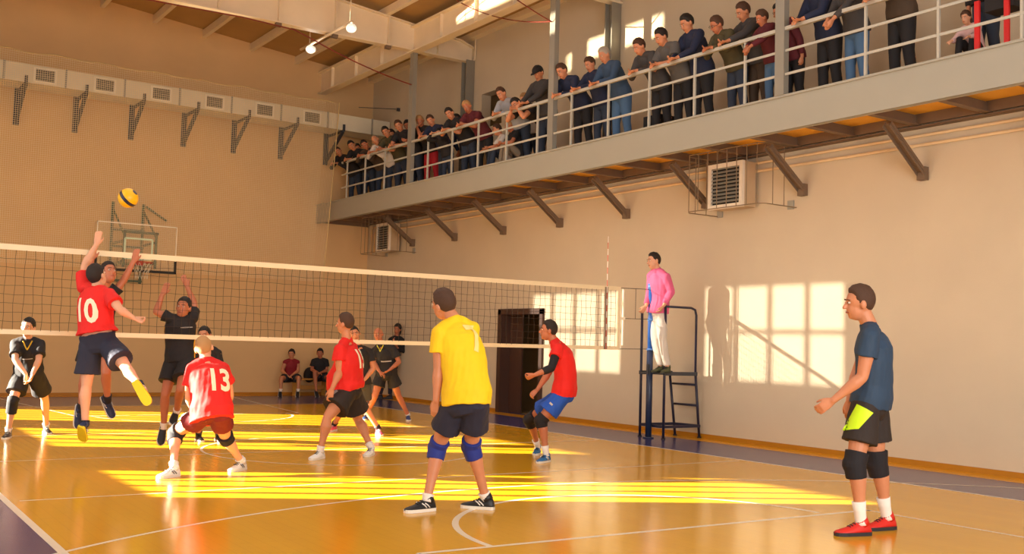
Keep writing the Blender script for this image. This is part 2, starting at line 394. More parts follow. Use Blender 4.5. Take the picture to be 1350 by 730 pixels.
# ------------------------------------------------------------------ gallery
BX, FZ = 4.9, 4.97
gal = MB(); gal.box((BX-.012, YN+.01, 4.5), (BX+.012, YF-.01, FZ)); gal.box((BX, YN+.01, 4.5), (BX+.1, YF-.01, 4.53)); gal.box((BX-.03, YN+.01, 4.955), (BX+.1, YF-.01, 4.985))
g0 = thing('spectator_gallery', 'long balcony along the right wall with grey steel fascia and plank deck', 'balcony', (5.6, 0, 4.5))
gal.build('fascia_beam', m_fascia, g0)
MB().box((BX+.03, YN+.01, 4.74), (XR-.005, YF-.005, 4.82)).build('deck', m_deck, g0)
for y in np.arange(-13.0, YF, 1.025)[::1]:
    yy = y+.46
    if yy > 12.4: continue
    mb = MB(); mb.box((BX+.1, yy-.01, 4.60), (6.36, yy+.01, 4.73)); mb.box((BX+.1, yy-.05, 4.59), (6.36, yy+.05, 4.605))
    mb.build('joist', m_brown, g0)
mb = MB(); mb.box((6.30, YN+.01, 4.6), (6.33, YF-.01, 4.74)); mb.box((6.3, YN+.01, 4.56), (XR-.005, YF-.01, 4.58)); mb.build('wall_channel', m_brown, g0)
mb = MB(); mb.box((BX+.1, YF-.05, 4.52), (XR-.005, YF-.005, 4.74)); mb.build('end_joist', m_brown, g0)
for k in range(9):
    y = -6.45+2.055*k
    if y > 12.3: break
    mb = MB(); mb.bar((XR-.07, y, 3.93), (5.60, y, 4.5), .012, .13, side=(0, 0, 1)).bar((XR-.07, y+.05, 3.93), (5.60, y+.05, 4.5), .09, .012, side=(0, 0, 1)).bar((XR-.07, y-.05, 3.93), (5.60, y-.05, 4.5), .09, .012, side=(0, 0, 1))
    mb.box((XR-.1, y-.06, 3.84), (XR-.002, y+.06, 4.02))
    mb.build('brace', m_brown, g0)
rl = thing('gallery_railing', 'grey tubular steel railing along the balcony edge', 'railing', (BX, 0, FZ))
posts = [10.79-1.025*i for i in range(20)]
for i, y in enumerate(posts):
    if abs(y+3.2) < .5 or abs(y-7.5) < .35 or abs(y-2.15) < .2: continue
    MB().bar((BX, y, FZ), (BX, y, 5.9), .032, .032, side=(1, 0, 0)).build('post', m_rail, rl)
MB().bar((BX, YN, 5.91), (BX, 11.1, 5.91), .05, .05).build('handrail', m_rail, rl)
for z in (5.6, 5.27): MB().bar((BX-.005, YN, z), (BX-.005, 11.1, z), .014, .035).build('rail', m_rail, rl)
for i, y in enumerate((7.5, 2.15, -3.2, -8.55)):
    o = MB().box((BX-.04, y-.08, 4.986), (BX+.06, y+.08, 7.93)).build('steel_column', m_beam, loc=(BX, y, 4.97))
    tag(o, ['slim grey steel column at the balcony edge, the farthest one near the huddled spectators', 'grey steel column at the balcony edge beside the man in a cap', 'grey steel column at the balcony edge behind the maroon jacket', 'grey steel column at the balcony edge nearest the viewer'][i], 'column', 'gallery edge columns')
for i, y in enumerate((7.45, 2.2)):
    mb = MB(); mb.box((6.2, y-.11, 4.95), (6.42, y-.09, 8)); mb.box((6.2, y+.09, 4.95), (6.42, y+.11, 8)); mb.box((6.3, y-.09, 4.95), (6.32, y+.09, 8))
    o = mb.build('wall_column', m_beam, loc=(6.3, y, 4.97))
    tag(o, ['grey steel column against the wall above the maroon shirt spectator', 'grey steel column against the wall beside the sunlit patches'][i], 'column', 'wall columns behind the gallery')
# pipes below the gallery
for i, z in enumerate((4.46, 4.33)):
    o = MB().tube([(XR-.05, YN+.5, z-.02), (XR-.05, 12.2, z+.02)] + [(XR-.05, 12.3, z-.05), (XR-.05, 12.3, 3.75)] if i == 0 else [(XR-.05, YN+.5, z-.02), (XR-.05, 12.05, z+.02), (XR-.05, 12.1, z-.05), (XR-.05, 12.1, 3.8)], .022, 8).build('heating_pipe', m_pipe, loc=(XR-.05, 0, z), smooth=True)
    tag(o, ['upper cream heating pipe running along wall under the balcony', 'lower cream heating pipe running along wall under the balcony'][i], 'pipe', 'pipes under the gallery')
# caged heater units
def heater(y0):
    t = thing('heater_unit', 'x', 'heater', (6.2, y0, 3.7)); ya, yb = y0-.38, y0+.38
    MB().box((6.11, ya, 3.75), (6.36, yb, 4.47)).build('housing', M('heater_beige', 'C8AE8C', .5), t)
    mb = MB(); 
    for a, b in (((6.06, ya, 3.74), (6.11, yb, 3.81)), ((6.06, ya, 4.41), (6.11, yb, 4.48)), ((6.06, ya, 3.81), (6.11, ya+.07, 4.41)), ((6.06, yb-.07, 3.81), (6.11, yb, 4.41))): mb.box(a, b)
    mb.build('front_frame', M('heater_white', 'F2E8D8', .4), t)
    mb = MB(); mb.box((6.10, ya+.07, 3.81), (6.109, yb-.07, 4.41), 1)
    for k in range(10): z = 3.84+k*.06; mb.add([(6.065, ya+.07, z), (6.065, yb-.07, z), (6.10, yb-.07, z+.035), (6.10, ya+.07, z+.035), (6.065, ya+.07, z+.006), (6.065, yb-.07, z+.006), (6.10, yb-.07, z+.041), (6.10, ya+.07, z+.041)], [(0, 1, 2, 3), (7, 6, 5, 4), (0, 4, 5, 1), (2, 6, 7, 3)], 0)
    mb.build('louvre', [m_fascia, m_black], t)
    MB().box((6.36, y0-.15, 3.9), (XR, y0+.15, 4.1)).build('wall_arm', m_brown, t)
    cg = MB(); ca, cb = y0-1.15, y0+.5; x0 = 5.66
    for z in (3.68, 4.6): cg.tube([(XR, ca, z), (x0+.1, ca, z), (x0, ca+.1, z), (x0, cb-.1, z), (x0+.1, cb, z), (XR, cb, z)], .009, 6)
    for y in np.linspace(ca+.1, cb-.1, 8): cg.tube([(x0, y, 3.68), (x0, y, 4.6)], .007, 6)
    for x in (5.9, 6.15): 
        for y in (ca, cb): cg.tube([(x, y, 3.68), (x, y, 4.6)], .007, 6)
    c_ = cg.build('wire_cage', M('cage_steel', '8A7458', .5), t)
    for y in (ca+.1, cb-.05): MB().box((XR-.02, y-.06, 3.66), (XR, y+.06, 3.8)).build('fixing_plate', m_fascia, c_)
    return t
h1 = heater(-1.03); h1['label'] = 'louvred wall heater in a wire cage under the near part of the balcony'; h1['group'] = 'caged wall heaters'
h2 = copy_tree(h1, (0, 12.05, 0)); h2['label'] = 'small far louvred heater in wire cage near the hall corner'
# floodlights on a bar under the roof
fl1 = thing('floodlight_bar', 'white conduit bar with two lit round lamps under the roof', 'ceiling lamp', (3.4, 9.3, 8.3))
LA_, LB_ = V((2.78, 8.33, 7.82)), V((2.81, 6.33, 7.82))
MB().tube([LA_+V((-.03, .5, .1)), LB_+V((-.03, -.1, .1))], .03, 8).build('conduit', m_white, fl1, smooth=True)
for q in (LA_, LB_): MB().tube([q+V((-.03, 0, .1)), q+V((-.03, 0, 1.0))], .012, 8).build('hanger', m_white, fl1)
for p in (LA_, LB_):
    h = MB().tube([p+V((.02, .05, .06)), p+V((0, 0, 0))], [.06, .11], 16).build('lamp_housing', m_beam, fl1)
    MB().ell(p-V((0, .02, .02)), (.06, .06, .04), nu=16, nv=8).build('lamp_lens', emis('lamp_glow', (1, .97, .92), 10), h, smooth=True)
    light('POINT', 'flood', 8, (1, .92, .8), p-V((0.03, .06, .14)), shadow_soft_size=.06)
# cables
def hang(a, b, sag, n=12): a = V(a); b = V(b); return [a.lerp(b, i/n)-V((0, 0, sag*4*(i/n)*(1-i/n))) for i in range(n+1)]
o = MB().tube([(-5, 7.32, 7.94), (-1.07, 7.32, 7.86), (.87, 7.32, 7.9), (1.97, 7.32, 7.86)]+hang((2.1, 7.32, 7.84), (4.84, 7.45, 7.2), .08)[1:], .014, 6).build('hanging_cable', m_cable, loc=(2, 7.3, 7.8))
tag(o, 'dark red cable along the girder sagging down to the far column', 'cable')
o = MB().tube(hang((3.2, 2.2, 7.98), (4.85, 2.15, 7.33), .05), .011, 6).tube(hang((4.8, 5.5, 8.6), (4.85, 2.2, 7.35), .15), .011, 6).build('hanging_cable', m_cable, loc=(4.8, 3, 7.6))
tag(o, 'thin red brown cable dropping to the column beside the cap', 'cable')
o = MB().tube([(XR-.03, 7.3, 8.6), (XR-.03, 7.3, 8.03), (XR-.03, 7.55, 7.95)], .02, 8).build('conduit_pipe', m_white, loc=(XR-.03, 7.3, 8.3), smooth=True)
tag(o, 'short white conduit bent down at the top of right wall', 'pipe')
o = MB().box((XR-.08, 11.0, 7.45), (XR, 11.05, 7.53)).tube([(XR-.9, 11.6, 7.52), (XR-.1, 11.05, 7.5)], .01, 6).build('wall_sensor', m_brk, loc=(XR-.05, 11, 7.5))
tag(o, 'small dark sensor box on a thin arm high by the far corner', 'sensor')

# ------------------------------------------------------------------ volleyball net, post, umpire stand
vn = thing('volleyball_net', 'black mesh volleyball net with cream top and bottom tapes', 'net', (0, 0, 1.43))
m_tape = M('net_tape', 'F0DDB6', .7, var=.04); m_nth = M('net_black', '3A2A1C', .8)
X0, X1 = -6.0, 4.78
def nz(x, z): return z-.012*math.sin((x+6)/10.8*math.pi)
mb = MB()
zl = np.linspace(1.47, 2.38, 10)
for i, x in enumerate(np.arange(X0, X1, .1)):
    pts = [(x+.006*math.sin(i*1.7+k*1.3), .008*math.sin(i+k), nz(x, z)) for k, z in enumerate(zl)]
    for p, q in zip(pts, pts[1:]): mb.bar(p, q, .0038, .0038)
for k, z in enumerate(zl[1:-1]):
    pts = [(x, .006*math.sin(x*20+k), nz(x, z)+.005*math.sin(x*15.7+k*2)) for x in np.arange(X0, X1+.01, .1)]
    for p, q in zip(pts, pts[1:]): mb.bar(p, q, .0038, .0038)
mb.build('net_mesh', m_nth, vn)
def tape(z0, z1, name, xa=X0, xb=4.8):
    mb = MB(); xs = np.linspace(xa, xb, 40)
    for a, b in zip(xs, xs[1:]):
        ya, yb = .006*math.sin(a*3), .006*math.sin(b*3)
        vs = [(a, ya-.006, nz(a, z0)), (b, yb-.006, nz(b, z0)), (b, yb-.006, nz(b, z1)), (a, ya-.006, nz(a, z1)), (a, ya+.006, nz(a, z0)), (b, yb+.006, nz(b, z0)), (b, yb+.006, nz(b, z1)), (a, ya+.006, nz(a, z1))]
        mb.add(vs, [(0, 1, 2, 3), (7, 6, 5, 4), (0, 4, 5, 1), (3, 2, 6, 7)])
    return mb.build(name, m_tape, vn)
tape(2.375, 2.44, 'top_tape'); tape(1.425, 1.48, 'bottom_tape')
MB().box((4.74, -.008, 1.43), (4.8, .008, 2.44)).build('end_tape', m_tape, vn)
MB().bar((4.86, 0, 1.5), (4.86, 0, 2.4), .025, .025).bar((4.8, 0, 1.93), (4.9, 0, 1.93), .02, .04).build('side_rod', m_bw, vn)
mb = MB()
for z in (2.42, 1.93, 1.44): mb.tube([(4.8, 0, z), (5.44, 0, z+.01)], .005, 6)
mb.tube([(5.12, 0, 2.42), (5.12, 0, 1.94)], .004, 6); mb.build('tension_cord', m_black, vn)
an = MB()
for k in range(18):
    a = 1.43+.1*k; an.tube([(4.5, -.02, a), (4.5, -.02, a+.1)], .006, 8, mi=k % 2)
tag(an.build('net_antenna', [M('ant_red', 'D4604A', .5), M('ant_white', 'F4E6D8', .5)], loc=(4.5, -.02, 1.43)), 'thin red and white striped antenna standing on the volleyball net', 'antenna')
MB().box((4.47, -.014, 1.43), (4.53, .014, 2.42)).build('antenna_sleeve', M('sleeve_grey', '8A7A66', .7), vn)
p = thing('net_post', 'blue steel net post with a lighter upper tube', 'post', (5.45, 0, 0))
MB().tube([(5.45, 0, .01), (5.45, 0, 1.45)], .052, 16).tube([(5.45, 0, 0), (5.45, 0, .02)], .09, 16).build('lower_tube', M('post_dark', '27324E', .35), p, smooth=True)
MB().tube([(5.45, 0, 1.4), (5.45, 0, 2.5)], .042, 16).build('upper_tube', M('post_blue', '2E62B4', .3), p, smooth=True)
MB().tube([(5.45, 0, 2.42), (5.45, 0, 2.53)], .055, 16).tube([(5.45, 0, 1.91), (5.45, 0, 1.95)], .052, 16).tube([(5.45, 0, 1.43), (5.45, 0, 1.46)], .06, 16).build('collar', M('post_blue2', '5A86C8', .3), p, smooth=True)
mb = MB(); mb.box((5.36, -.06, 1.05), (5.4, -.02, 1.2)); mb.bar((5.38, -.08, 1.02), (5.38, -.08, 1.14), .015, .015); mb.build('winch', m_brk, p)
us = thing('umpire_stand', 'dark blue tubular steel umpire stand with ladder beside the net post', 'umpire stand', (5.9, 0, 0))
sx0, sx1, sy0, sy1, sp, sr = 5.53, 6.22, -.27, .30, 1.09, 2.15
def leg(pts, r=.022): MB().tube(pts, r, 10).build('leg', m_navyst, us, smooth=True)
leg([(sx0, sy1, .01), (sx0, sy1, sr)]); leg([(sx0, sy0, .01), (sx0, sy0, sr)])
for y, dx in ((sy1, 0), (sy0, .02)):
    leg([(6.37 if y < 0 else 6.28, y*.85, .01), (sx1-(.0 if y < 0 else .05), y, sp)])
    if y < 0: MB().tube([(sx0, y, sr), (sx1-.12, y, sr), (sx1-.03, y, sr-.03), (sx1, y, sr-.12), (sx1, y, sp)], .02, 10).build('guard_rail', m_navyst, us, smooth=True)
MB().tube([(sx0, sy0, sr), (sx0, sy1, sr)], .02, 10).build('front_rail', m_navyst, us, smooth=True)
mb = MB(); mb.box((sx0-.02, sy0-.02, sp-.05), (sx1+.02, sy1+.02, sp-.02)); mb.box((sx0-.02, sy0-.03, sp-.06), (sx1+.02, sy0-.0, sp)); mb.box((sx0-.02, sy1, sp-.06), (sx1+.02, sy1+.03, sp)); mb.build('platform', m_brk, us)
for k in range(3):
    q = (k+.62)/3.2; z = sp*(1-q); x = sx1+(6.36-sx1)*q
    MB().tube([(x, sy0+.03*q, z), (x-.05*q, sy1-.06*q, z)], .02, 10).build('rung', m_navyst, us, smooth=True)
mb = MB()
for z in (.2,): mb.bar((sx0, sy0, z), (6.34, sy0, z), .03, .045).bar((sx0, sy1, z), (6.26, sy1*.88, z), .03, .045).bar((sx0, sy0, z), (sx0, sy1, z), .03, .045).bar((6.34, sy0, z), (6.26, sy1, z), .03, .045)
mb.build('lower_brace', m_navyst, us)
for x, y in ((sx0, sy0), (sx0, sy1), (6.28, sy1*.85), (6.37, sy0*.85)): MB().tube([(x, y, 0), (x, y, .02)], .035, 10).build('foot_pad', m_black, us)
# ball
bc = CAMP+(fw*FPX+RT*(169-675)-UP*(261-365))*(11.4/FPX)
ball = MB(); ball.ell(bc, (.108, .108, .108), nu=32, nv=20)
def _bm():
    m = bpy.data.materials.new('ball_leather'); m.use_nodes = True; nt = m.node_tree; b = nt.nodes['Principled BSDF']; b.inputs['Roughness'].default_value = .4
    tc = nt.nodes.new('ShaderNodeTexCoord'); mp = nt.nodes.new('ShaderNodeMapping'); mp.inputs['Rotation'].default_value = (.5, .5, .9); nt.links.new(tc.outputs['Object'], mp.inputs['Vector'])
    wv = nt.nodes.new('ShaderNodeTexWave'); wv.inputs['Scale'].default_value = 2.6; wv.inputs['Distortion'].default_value = 1.2; wv.inputs['Detail'].default_value = 0; wv.inputs['Detail Scale'].default_value = .6; nt.links.new(mp.outputs['Vector'], wv.inputs['Vector'])
    cr = nt.nodes.new('ShaderNodeValToRGB'); cr.color_ramp.interpolation = 'CONSTANT'; cr.color_ramp.elements[0].color = (*hx('23233A'), 1); cr.color_ramp.elements[1].position = .22; cr.color_ramp.elements[1].color = (*hx('F6B90C'), 1)
    nt.links.new(wv.outputs['Fac'], cr.inputs['Fac']); nt.links.new(cr.outputs['Color'], b.inputs['Base Color']); return m
tag(ball.build('volleyball', _bm(), loc=bc, smooth=True), 'yellow and dark blue volleyball in mid air above the net', 'ball')
# bench by the end wall
bn = thing('bench', 'low wooden gymnastics bench against the end wall under two seated men', 'bench', (5.0, 12.25, 0))
m_wood = M('bench_wood', 'C98A3C', .5, var=.12, nscale=3)
MB().box((4.2, 12.1, .40), (6.2, 12.42, .44)).build('seat', m_wood, bn)
for x in (4.4, 5.2, 6.0): MB().box((x-.05, 12.13, 0), (x+.05, 12.4, .4)).build('leg', M('bench_leg', 'E0AE50', .5), bn)
MB().box((4.4, 12.24, .16), (6.0, 12.29, .26)).build('stretcher', m_wood, bn)
# ------------------------------------------------------------------ people
RAY = lambda u, v: fw+(RT*(u-675)-UP*(v-365))/FPX
def PX(u, v, t): return CAMP+RAY(u, v)*t
def G(u, v, z): r = RAY(u, v); return CAMP+r*((z-CAMP.z)/r.z)
def tdep(p): return (V(p)-CAMP).dot(fw)
def SOL(uv, par, L, sg):
    r = RAY(*uv); n = r.normalized(); k = (par-CAMP).dot(n); q = CAMP+n*k; d2 = (par-q).length_squared
    if sg == 0 or d2 >= L*L: return q
    return q+n*sg*math.sqrt(L*L-d2)
DG = None
def remesh(mb, vox, name, smooth=2, fac=.5, disp=0, base=None, dscale=9):
    me = bpy.data.meshes.new('tmp'); me.from_pydata(mb.v, [], mb.f); me.update()
    o = bpy.data.objects.new('tmp', me); COL.objects.link(o)
    r = o.modifiers.new('r', 'REMESH'); r.mode = 'VOXEL'; r.voxel_size = vox
    if smooth: s = o.modifiers.new('s', 'SMOOTH'); s.factor = fac; s.iterations = smooth
    dg = bpy.context.evaluated_depsgraph_get(); dg.update()
    m2 = bpy.data.meshes.new_from_object(o.evaluated_get(dg), depsgraph=dg)
    bpy.data.objects.remove(o); bpy.data.meshes.remove(me)
    n = len(m2.vertices); co = np.empty(n*3, 'f'); m2.vertices.foreach_get('co', co); co = co.reshape(-1, 3)
    if disp:
        no = np.empty(n*3, 'f'); m2.vertices.foreach_get('normal', no); no = no.reshape(-1, 3)
        a = np.array([noise.noise((c[0]*dscale, c[1]*dscale, c[2]*dscale*.45)) + .5*noise.noise((c[0]*dscale*2.3+9, c[1]*dscale*2.3, c[2]*dscale)) for c in co])
        co = co+no*(a*disp)[:, None]
    if base is not None: co = co-np.array(base)
    m2.vertices.foreach_set('co', co.ravel().astype('f')); m2.update()
    m2.polygons.foreach_set('use_smooth', [True]*len(m2.polygons)); m2.name = name
    return m2
def child(me, name, mats, par):
    me.materials.clear()
    for m in (mats if isinstance(mats, list) else [mats]): me.materials.append(m)
    o = bpy.data.objects.new(name, me); COL.objects.link(o); o.parent = par; WORLD[o.name] = WORLD[par.name]; return o
Z = V((0, 0, 1))
def hand(mb, wr, tip, side, s, curl=.35, thumb_side=None):
    """palm, four unequal bent fingers and a thumb from the side of the palm"""
    d = (tip-wr).normalized(); side = (side-d*side.dot(d)).normalized(); nrm = d.cross(side).normalized()
    k = s*1.0
    P = lambda a, b, c: wr+d*a*k+side*b*k+nrm*c*k
    mb.tube([P(-.01, 0, 0), P(.02, 0, 0), P(.06, .002, 0), P(.095, .002, 0)], [(.026*k, .018*k), (.032*k, .017*k), (.041*k, .015*k), (.040*k, .012*k)], 10, lat=side, rnd=True)
    for off, L in ((-.030, .058), (-.0105, .074), (.0105, .078), (.030, .068)):
        q = P(.09, off, 0); a = 0; pts = [q]
        dirf = (d+side*off*2.2).normalized()
        for seg in (.45, .32, .25):
            a += curl*.9; v = dirf*math.cos(a)+nrm*math.sin(a); q = q+v*(L*seg*k); pts.append(q)
        mb.tube(pts, [.0095*k, .009*k, .0082*k, .007*k], 8, rnd=True)
    ts = 1 if thumb_side is None else thumb_side
    pts = [P(.015, .022*ts, .002), P(.045, .042*ts, .012), P(.075, .052*ts, .022), P(.098, .053*ts, .032)]
    mb.tube(pts, [.014*k, .0115*k, .0105*k, .0085*k], 8, rnd=True)
HAIRM = {}
def face_parts(root, hd, rot, s, hairc, detail=True, beard=False):
    ey = MB(); br = MB(); lp = MB()
    L = lambda x, y, z: hd+rot@(V((x, y, z))*s)
    b = WORLD[root.name]
    for sx in (-1, 1):
        e = MB(); e.ell(L(.031*sx, .080, .012), (.0125*s, .011*s, .0085*s), rot, 8, 6, 0); e.ell(L(.031*sx, .0885, .012), (.0058*s, .004*s, .0058*s), rot, 8, 5, 1)
        e.build('eye', [M('eye_white', 'D8C8B8', .3), M('eye_dark', '241812', .3)], root, smooth=True)
        br.tube([L(.012*sx, .097, .030), L(.032*sx, .093, .036), L(.05*sx, .078, .030)], .0030*s, 6, rnd=True)
    lp.tube([L(-.024, .083, -.058), L(0, .094, -.057), L(.024, .083, -.058)], [.003*s, .0065*s, .003*s], 8, rnd=True)
    br.build('eyebrow', hairc, root, smooth=True); lp.build('lips', M('lip_tone', '9C5040', .5), root, smooth=True)
def person(label, J, s, face, skin, hair, hairstyle='short', top=None, bottom=None, shoes=None, socks=None, pads=(), vox=.009, build=1.0,
           curl=(.35, .35), belly=0, group='people', bend=.03, legs=True, sleeves=(None, None), simple=False, name='person', cap=None, glasses=False, neckv=None, thumbs=(1, 1)):
    hpL, hpR, shL, shR, nk, hd = J['hpL'], J['hpR'], J['shL'], J['shR'], J['nk'], J['hd']
    P = (hpL+hpR)/2; C = (shL+shR)/2
    lh = (hpL-hpR).normalized(); ls = (shL-shR).normalized(); up = (C-P).normalized()
    fwd = ls.cross(up).normalized()
    base = V((P.x, P.y, J.get('bz', 0)))
    rings = [(-.16, .085, .075), (-.09, .15, .1), (.03, .168, .115), (.16, .160, .112), (.33, .143, .102), (.5, .150, .107), (.68, .166, .118), (.83, .170, .116), (.94, .150, .098), (1.03, .10, .072)]
    def spine(q):
        p = P.lerp(C, q); o = max(0, min(1, q)); return p-fwd*(bend*4*o*(1-o))*s
    def latq(q): return lh.lerp(ls, max(0, min(1, q))).normalized()
    def loft(mb, rr, n=20, infl=(0, 0), bl=0):
        pts = [spine(q)+(fwd*bl*math.exp(-((q-.28)/.25)**2)) for q, a, b in rr]
        mb.tube(pts, [((a*build+infl[0])*s, (b*build+infl[1])*s+bl*math.exp(-((q-.28)/.25)**2)) for q, a, b in rr], n, lat=[latq(q) for q, a, b in rr])
    B = MB(); loft(B, rings, bl=belly)
    # neck
    hup = (hd-nk).normalized() if neckv is None else neckv
    B.tube([nk.lerp(C, .6), nk, nk.lerp(hd, .55), hd-hup*.02*s], [(.085*s, .065*s), (.062*s, .060*s), (.055*s, .057*s), (.05*s, .055*s)], 14, lat=ls)
    # trapezius / shoulder slopes
    for sh in (shL, shR):
        B.tube([nk.lerp(C, .1), nk.lerp(sh, .5)+up*.004*s, sh], [(.05*s, .045*s), (.055*s, .05*s), (.058*s, .055*s)], 12, rnd=True)
    # head
    hs_ = s; s = s*1.06
    f = V(face).normalized(); hu = (hup-f*hup.dot(f)).normalized(); sd = f.cross(hu)
    rot = Matrix((sd, f, hu)).transposed()
    L = lambda x, y, z: hd+rot@(V((x, y, z))*s)
    h = lambda c, r, **k: B.ell(L(*c), [x*s for x in r], rot, nu=k.get('nu', 18), nv=k.get('nv', 12))
    h((0, -.008, .022), (.076, .096, .100)); h((0, .022, -.04), (.060, .070, .078)); h((0, .058, -.088), (.026, .024, .020), nu=10, nv=8)
    B.tube([L(0, .084, .022), L(0, .098, -.005), L(0, .108, -.022)], [.009*s, .011*s, .014*s], 8, rnd=True)
    h((0, .072, .032), (.050, .018, .012), nu=10, nv=6)
    for sx in (-1, 1): h((.081*sx, -.006, -.004), (.013, .022, .033), nu=10, nv=8)
    s = hs_
    # limbs
    for S_, sh, lt in (('L', shL, 1), ('R', shR, -1)):
        el, wr, tp = J['el'+S_], J['wr'+S_], J['tp'+S_]
        B.tube([sh, sh.lerp(el, .35), sh.lerp(el, .75), el], [.057*s*build, .054*s*build, .045*s*build, .042*s], 14, rnd=True)
        B.tube([el, el.lerp(wr, .25), el.lerp(wr, .65), wr], [.042*s, .045*s*build, .034*s, (.029*s, .025*s)], 14, rnd=True)
        hv = J.get('hs'+S_)
        if hv is None: hv = (ls*lt*.2+Z.cross(tp-wr)*.5+fwd*.6)
        hand(B, wr, tp, hv, s, curl[0 if lt > 0 else 1], thumbs[0 if lt > 0 else 1])
    if legs:
        for S_ in 'LR':
            hp, kn, an_ = J['hp'+S_], J['kn'+S_], J['an'+S_]
            B.tube([hp, hp.lerp(kn, .3), hp.lerp(kn, .7), kn], [.088*s*build, .082*s*build, .066*s*build, .056*s], 16, rnd=True)
            bk = -fwd*.012*s
            B.tube([kn, kn.lerp(an_, .25)+bk, kn.lerp(an_, .6)+bk*.5, an_], [.053*s, .058*s*build, .043*s, (.034*s, .038*s)], 16, rnd=True)
    me = remesh(B, vox, 'body', 2, .5, base=base)
    me.materials.append(skin); root = bpy.data.objects.new(name, me); COL.objects.link(root); root.location = base; WORLD[root.name] = base
    tag(root, label, 'person')
    face_parts(root, hd, rot, s*1.06, hair)
    hs_ = s; s = s*1.06; L = lambda x, y, z: hd+rot@(V((x, y, z))*s)
    # hair
    H = MB()
    lowb = {'short': -.55, 'buzz': -.45, 'long': -.8, 'bald': -.3}[hairstyle]
    th = {'short': .014, 'buzz': .006, 'long': .022, 'bald': .003}[hairstyle]
    def hf(dv):
        front = dv.y; z = dv.z
        pts_ = [(-1, -.78), (-.45, -.70), (-.15, -.45), (.14, -.30), (.34, -.02), (.50, .40), (.62, .60), (1, .64)]
        for (a0, b0), (a1, b1) in zip(pts_, pts_[1:]):
            if front <= a1: line = b0+(b1-b0)*(front-a0)/(a1-a0); break
        else: line = .5
        if hairstyle == 'bald': line = max(line, .0) if front < .1 else .9
        if hairstyle == 'buzz': line += .06
        kk = max(-1, min(1, (z-line)/.09))
        r_ = 1+th/.09*(.25+.95*max(0, z*.7+.3))*(1+.35*noise.noise(dv*5))
        return r_ if kk >= 1 else (.90+(r_-.90)*(kk+1)/2)
    H.ell(L(0, -.008, .022), [.077*s, .098*s, .102*s], rot, nu=32, nv=26, fn=hf)
    if hairstyle == 'long': H.ell(L(0, -.06, -.05), [.075*s, .05*s, .11*s], rot)
    H.build('hair', hair, root, smooth=True)
    if cap is not None:
        c_ = MB(); c_.ell(L(0, -.005, .05), [.088*s, .108*s, .088*s], rot, nu=24, nv=14, fn=lambda dv: 1 if dv.z > -.05 else .85)
        c_.tube([L(0, .08, .055), L(0, .12, .05), L(0, .165, .038)], [(.06*s, .006*s), (.06*s, .006*s), (.035*s, .004*s)], 12, lat=sd); c_.build('cap', cap, root, smooth=True)
    if glasses:
        Gl = MB()
        for sx in (-1, 1): Gl.tube([L(sx*.031+.022*math.cos(a), .1, .010+.016*math.sin(a)) for a in np.linspace(0, 2*math.pi, 13)], .0025*s, 6); Gl.tube([L(sx*.054, .097, .012), L(sx*.085, .0, .012)], .0025*s, 6)
        Gl.build('glasses', m_black, root, smooth=True)
    s = hs_
    out = {}
    cv = vox*1.05
    if top:
        T = MB(); lo = top.get('loose', .018); q0 = top.get('hem', -.02); fr = top.get('sleeve', .5); fl_ = top.get('flare', .012)
        rr = [(q0, (.168 if q0 < .1 else .178)+fl_, (.118 if q0 < .1 else .14)+fl_)]+[r_ for r_ in rings if r_[0] > q0+.03 and r_[0] < 1]
        rr = [(q, max(a, .180 if q < .2 else .160 if q < .7 else a), max(b, .130 if q < .2 else .114 if q < .7 else b)) for q, a, b in rr]
        rr = rr+[(1.03, .10, .078), (1.08, .07, .06)]
        loft(T, rr, 24, (lo, lo), bl=belly)
        T.tube([nk.lerp(C, .35), nk.lerp(hd, top.get('collar', .1))], [(.09*s, .07*s), (.068*s, .066*s)], 16, lat=ls)
        for S_, sh in (('L', shL), ('R', shR)):
            el, wr = J['el'+S_], J['wr'+S_]
            T.tube([nk.lerp(C, .1), nk.lerp(sh, .5)+up*.006*s, sh], [(.06*s, .055*s), (.066*s, .06*s), (.07*s, .068*s)], 14, rnd=True)
            if fr <= 0: continue
            if fr <= 1:
                e = sh.lerp(el, fr); T.tube([sh, sh.lerp(e, .5), e], [.068*s*build, (.068+.3*lo)*s*build, (.07+.5*lo)*s*build], 16)
                T.ell(sh, [.069*s*build]*3)
            else:
                T.ell(sh, [.07*s*build]*3)
                T.tube([sh, sh.lerp(el, .5), el], [.07*s*build, .062*s*build, .055*s], 14, rnd=True); e = el.lerp(wr, fr-1)
                T.tube([el, el.lerp(e, .4), e], [.056*s, .054*s, .042*s], 14)
        if top.get('hood'): T.tube([nk-fwd*.06*s-ls*.09*s, nk-fwd*.085*s+up*.03*s, nk-fwd*.06*s+ls*.09*s], [.03*s, .045*s, .03*s], 10, rnd=True)
        m2 = remesh(T, cv, 'top', 3, .5, disp=0 if simple else top.get('disp', .012), base=base)
        out['top'] = child(m2, top['name'], top['mat'], root)
        if top.get('side'):   # coloured side panel
            for sg in (-1, 1):
                Sp = MB(); pts = []
                bv = BVHTree.FromPolygons([tuple(V(v.co)+base) for v in m2.vertices], [tuple(p_.vertices) for p_ in m2.polygons])
                row = []
                for q in np.linspace(.02, .80, 14):
                    rw = []
                    for a in (-.025, 0, .025):
                        o_ = spine(q)+latq(q)*sg*.6+fwd*a*s; hh = bv.ray_cast(o_, -latq(q)*sg)
                        rw.append((hh[0] if hh[0] else spine(q)+latq(q)*sg*.17)+latq(q)*sg*.004)
                    row.append(rw)
                vs = [p_ for r_ in row for p_ in r_]; fs = [(i*3+j, i*3+j+1, (i+1)*3+j+1, (i+1)*3+j) for i in range(13) for j in range(2)]
                Sp.add(vs, fs).build('side_panel', top['side'], out['top'])
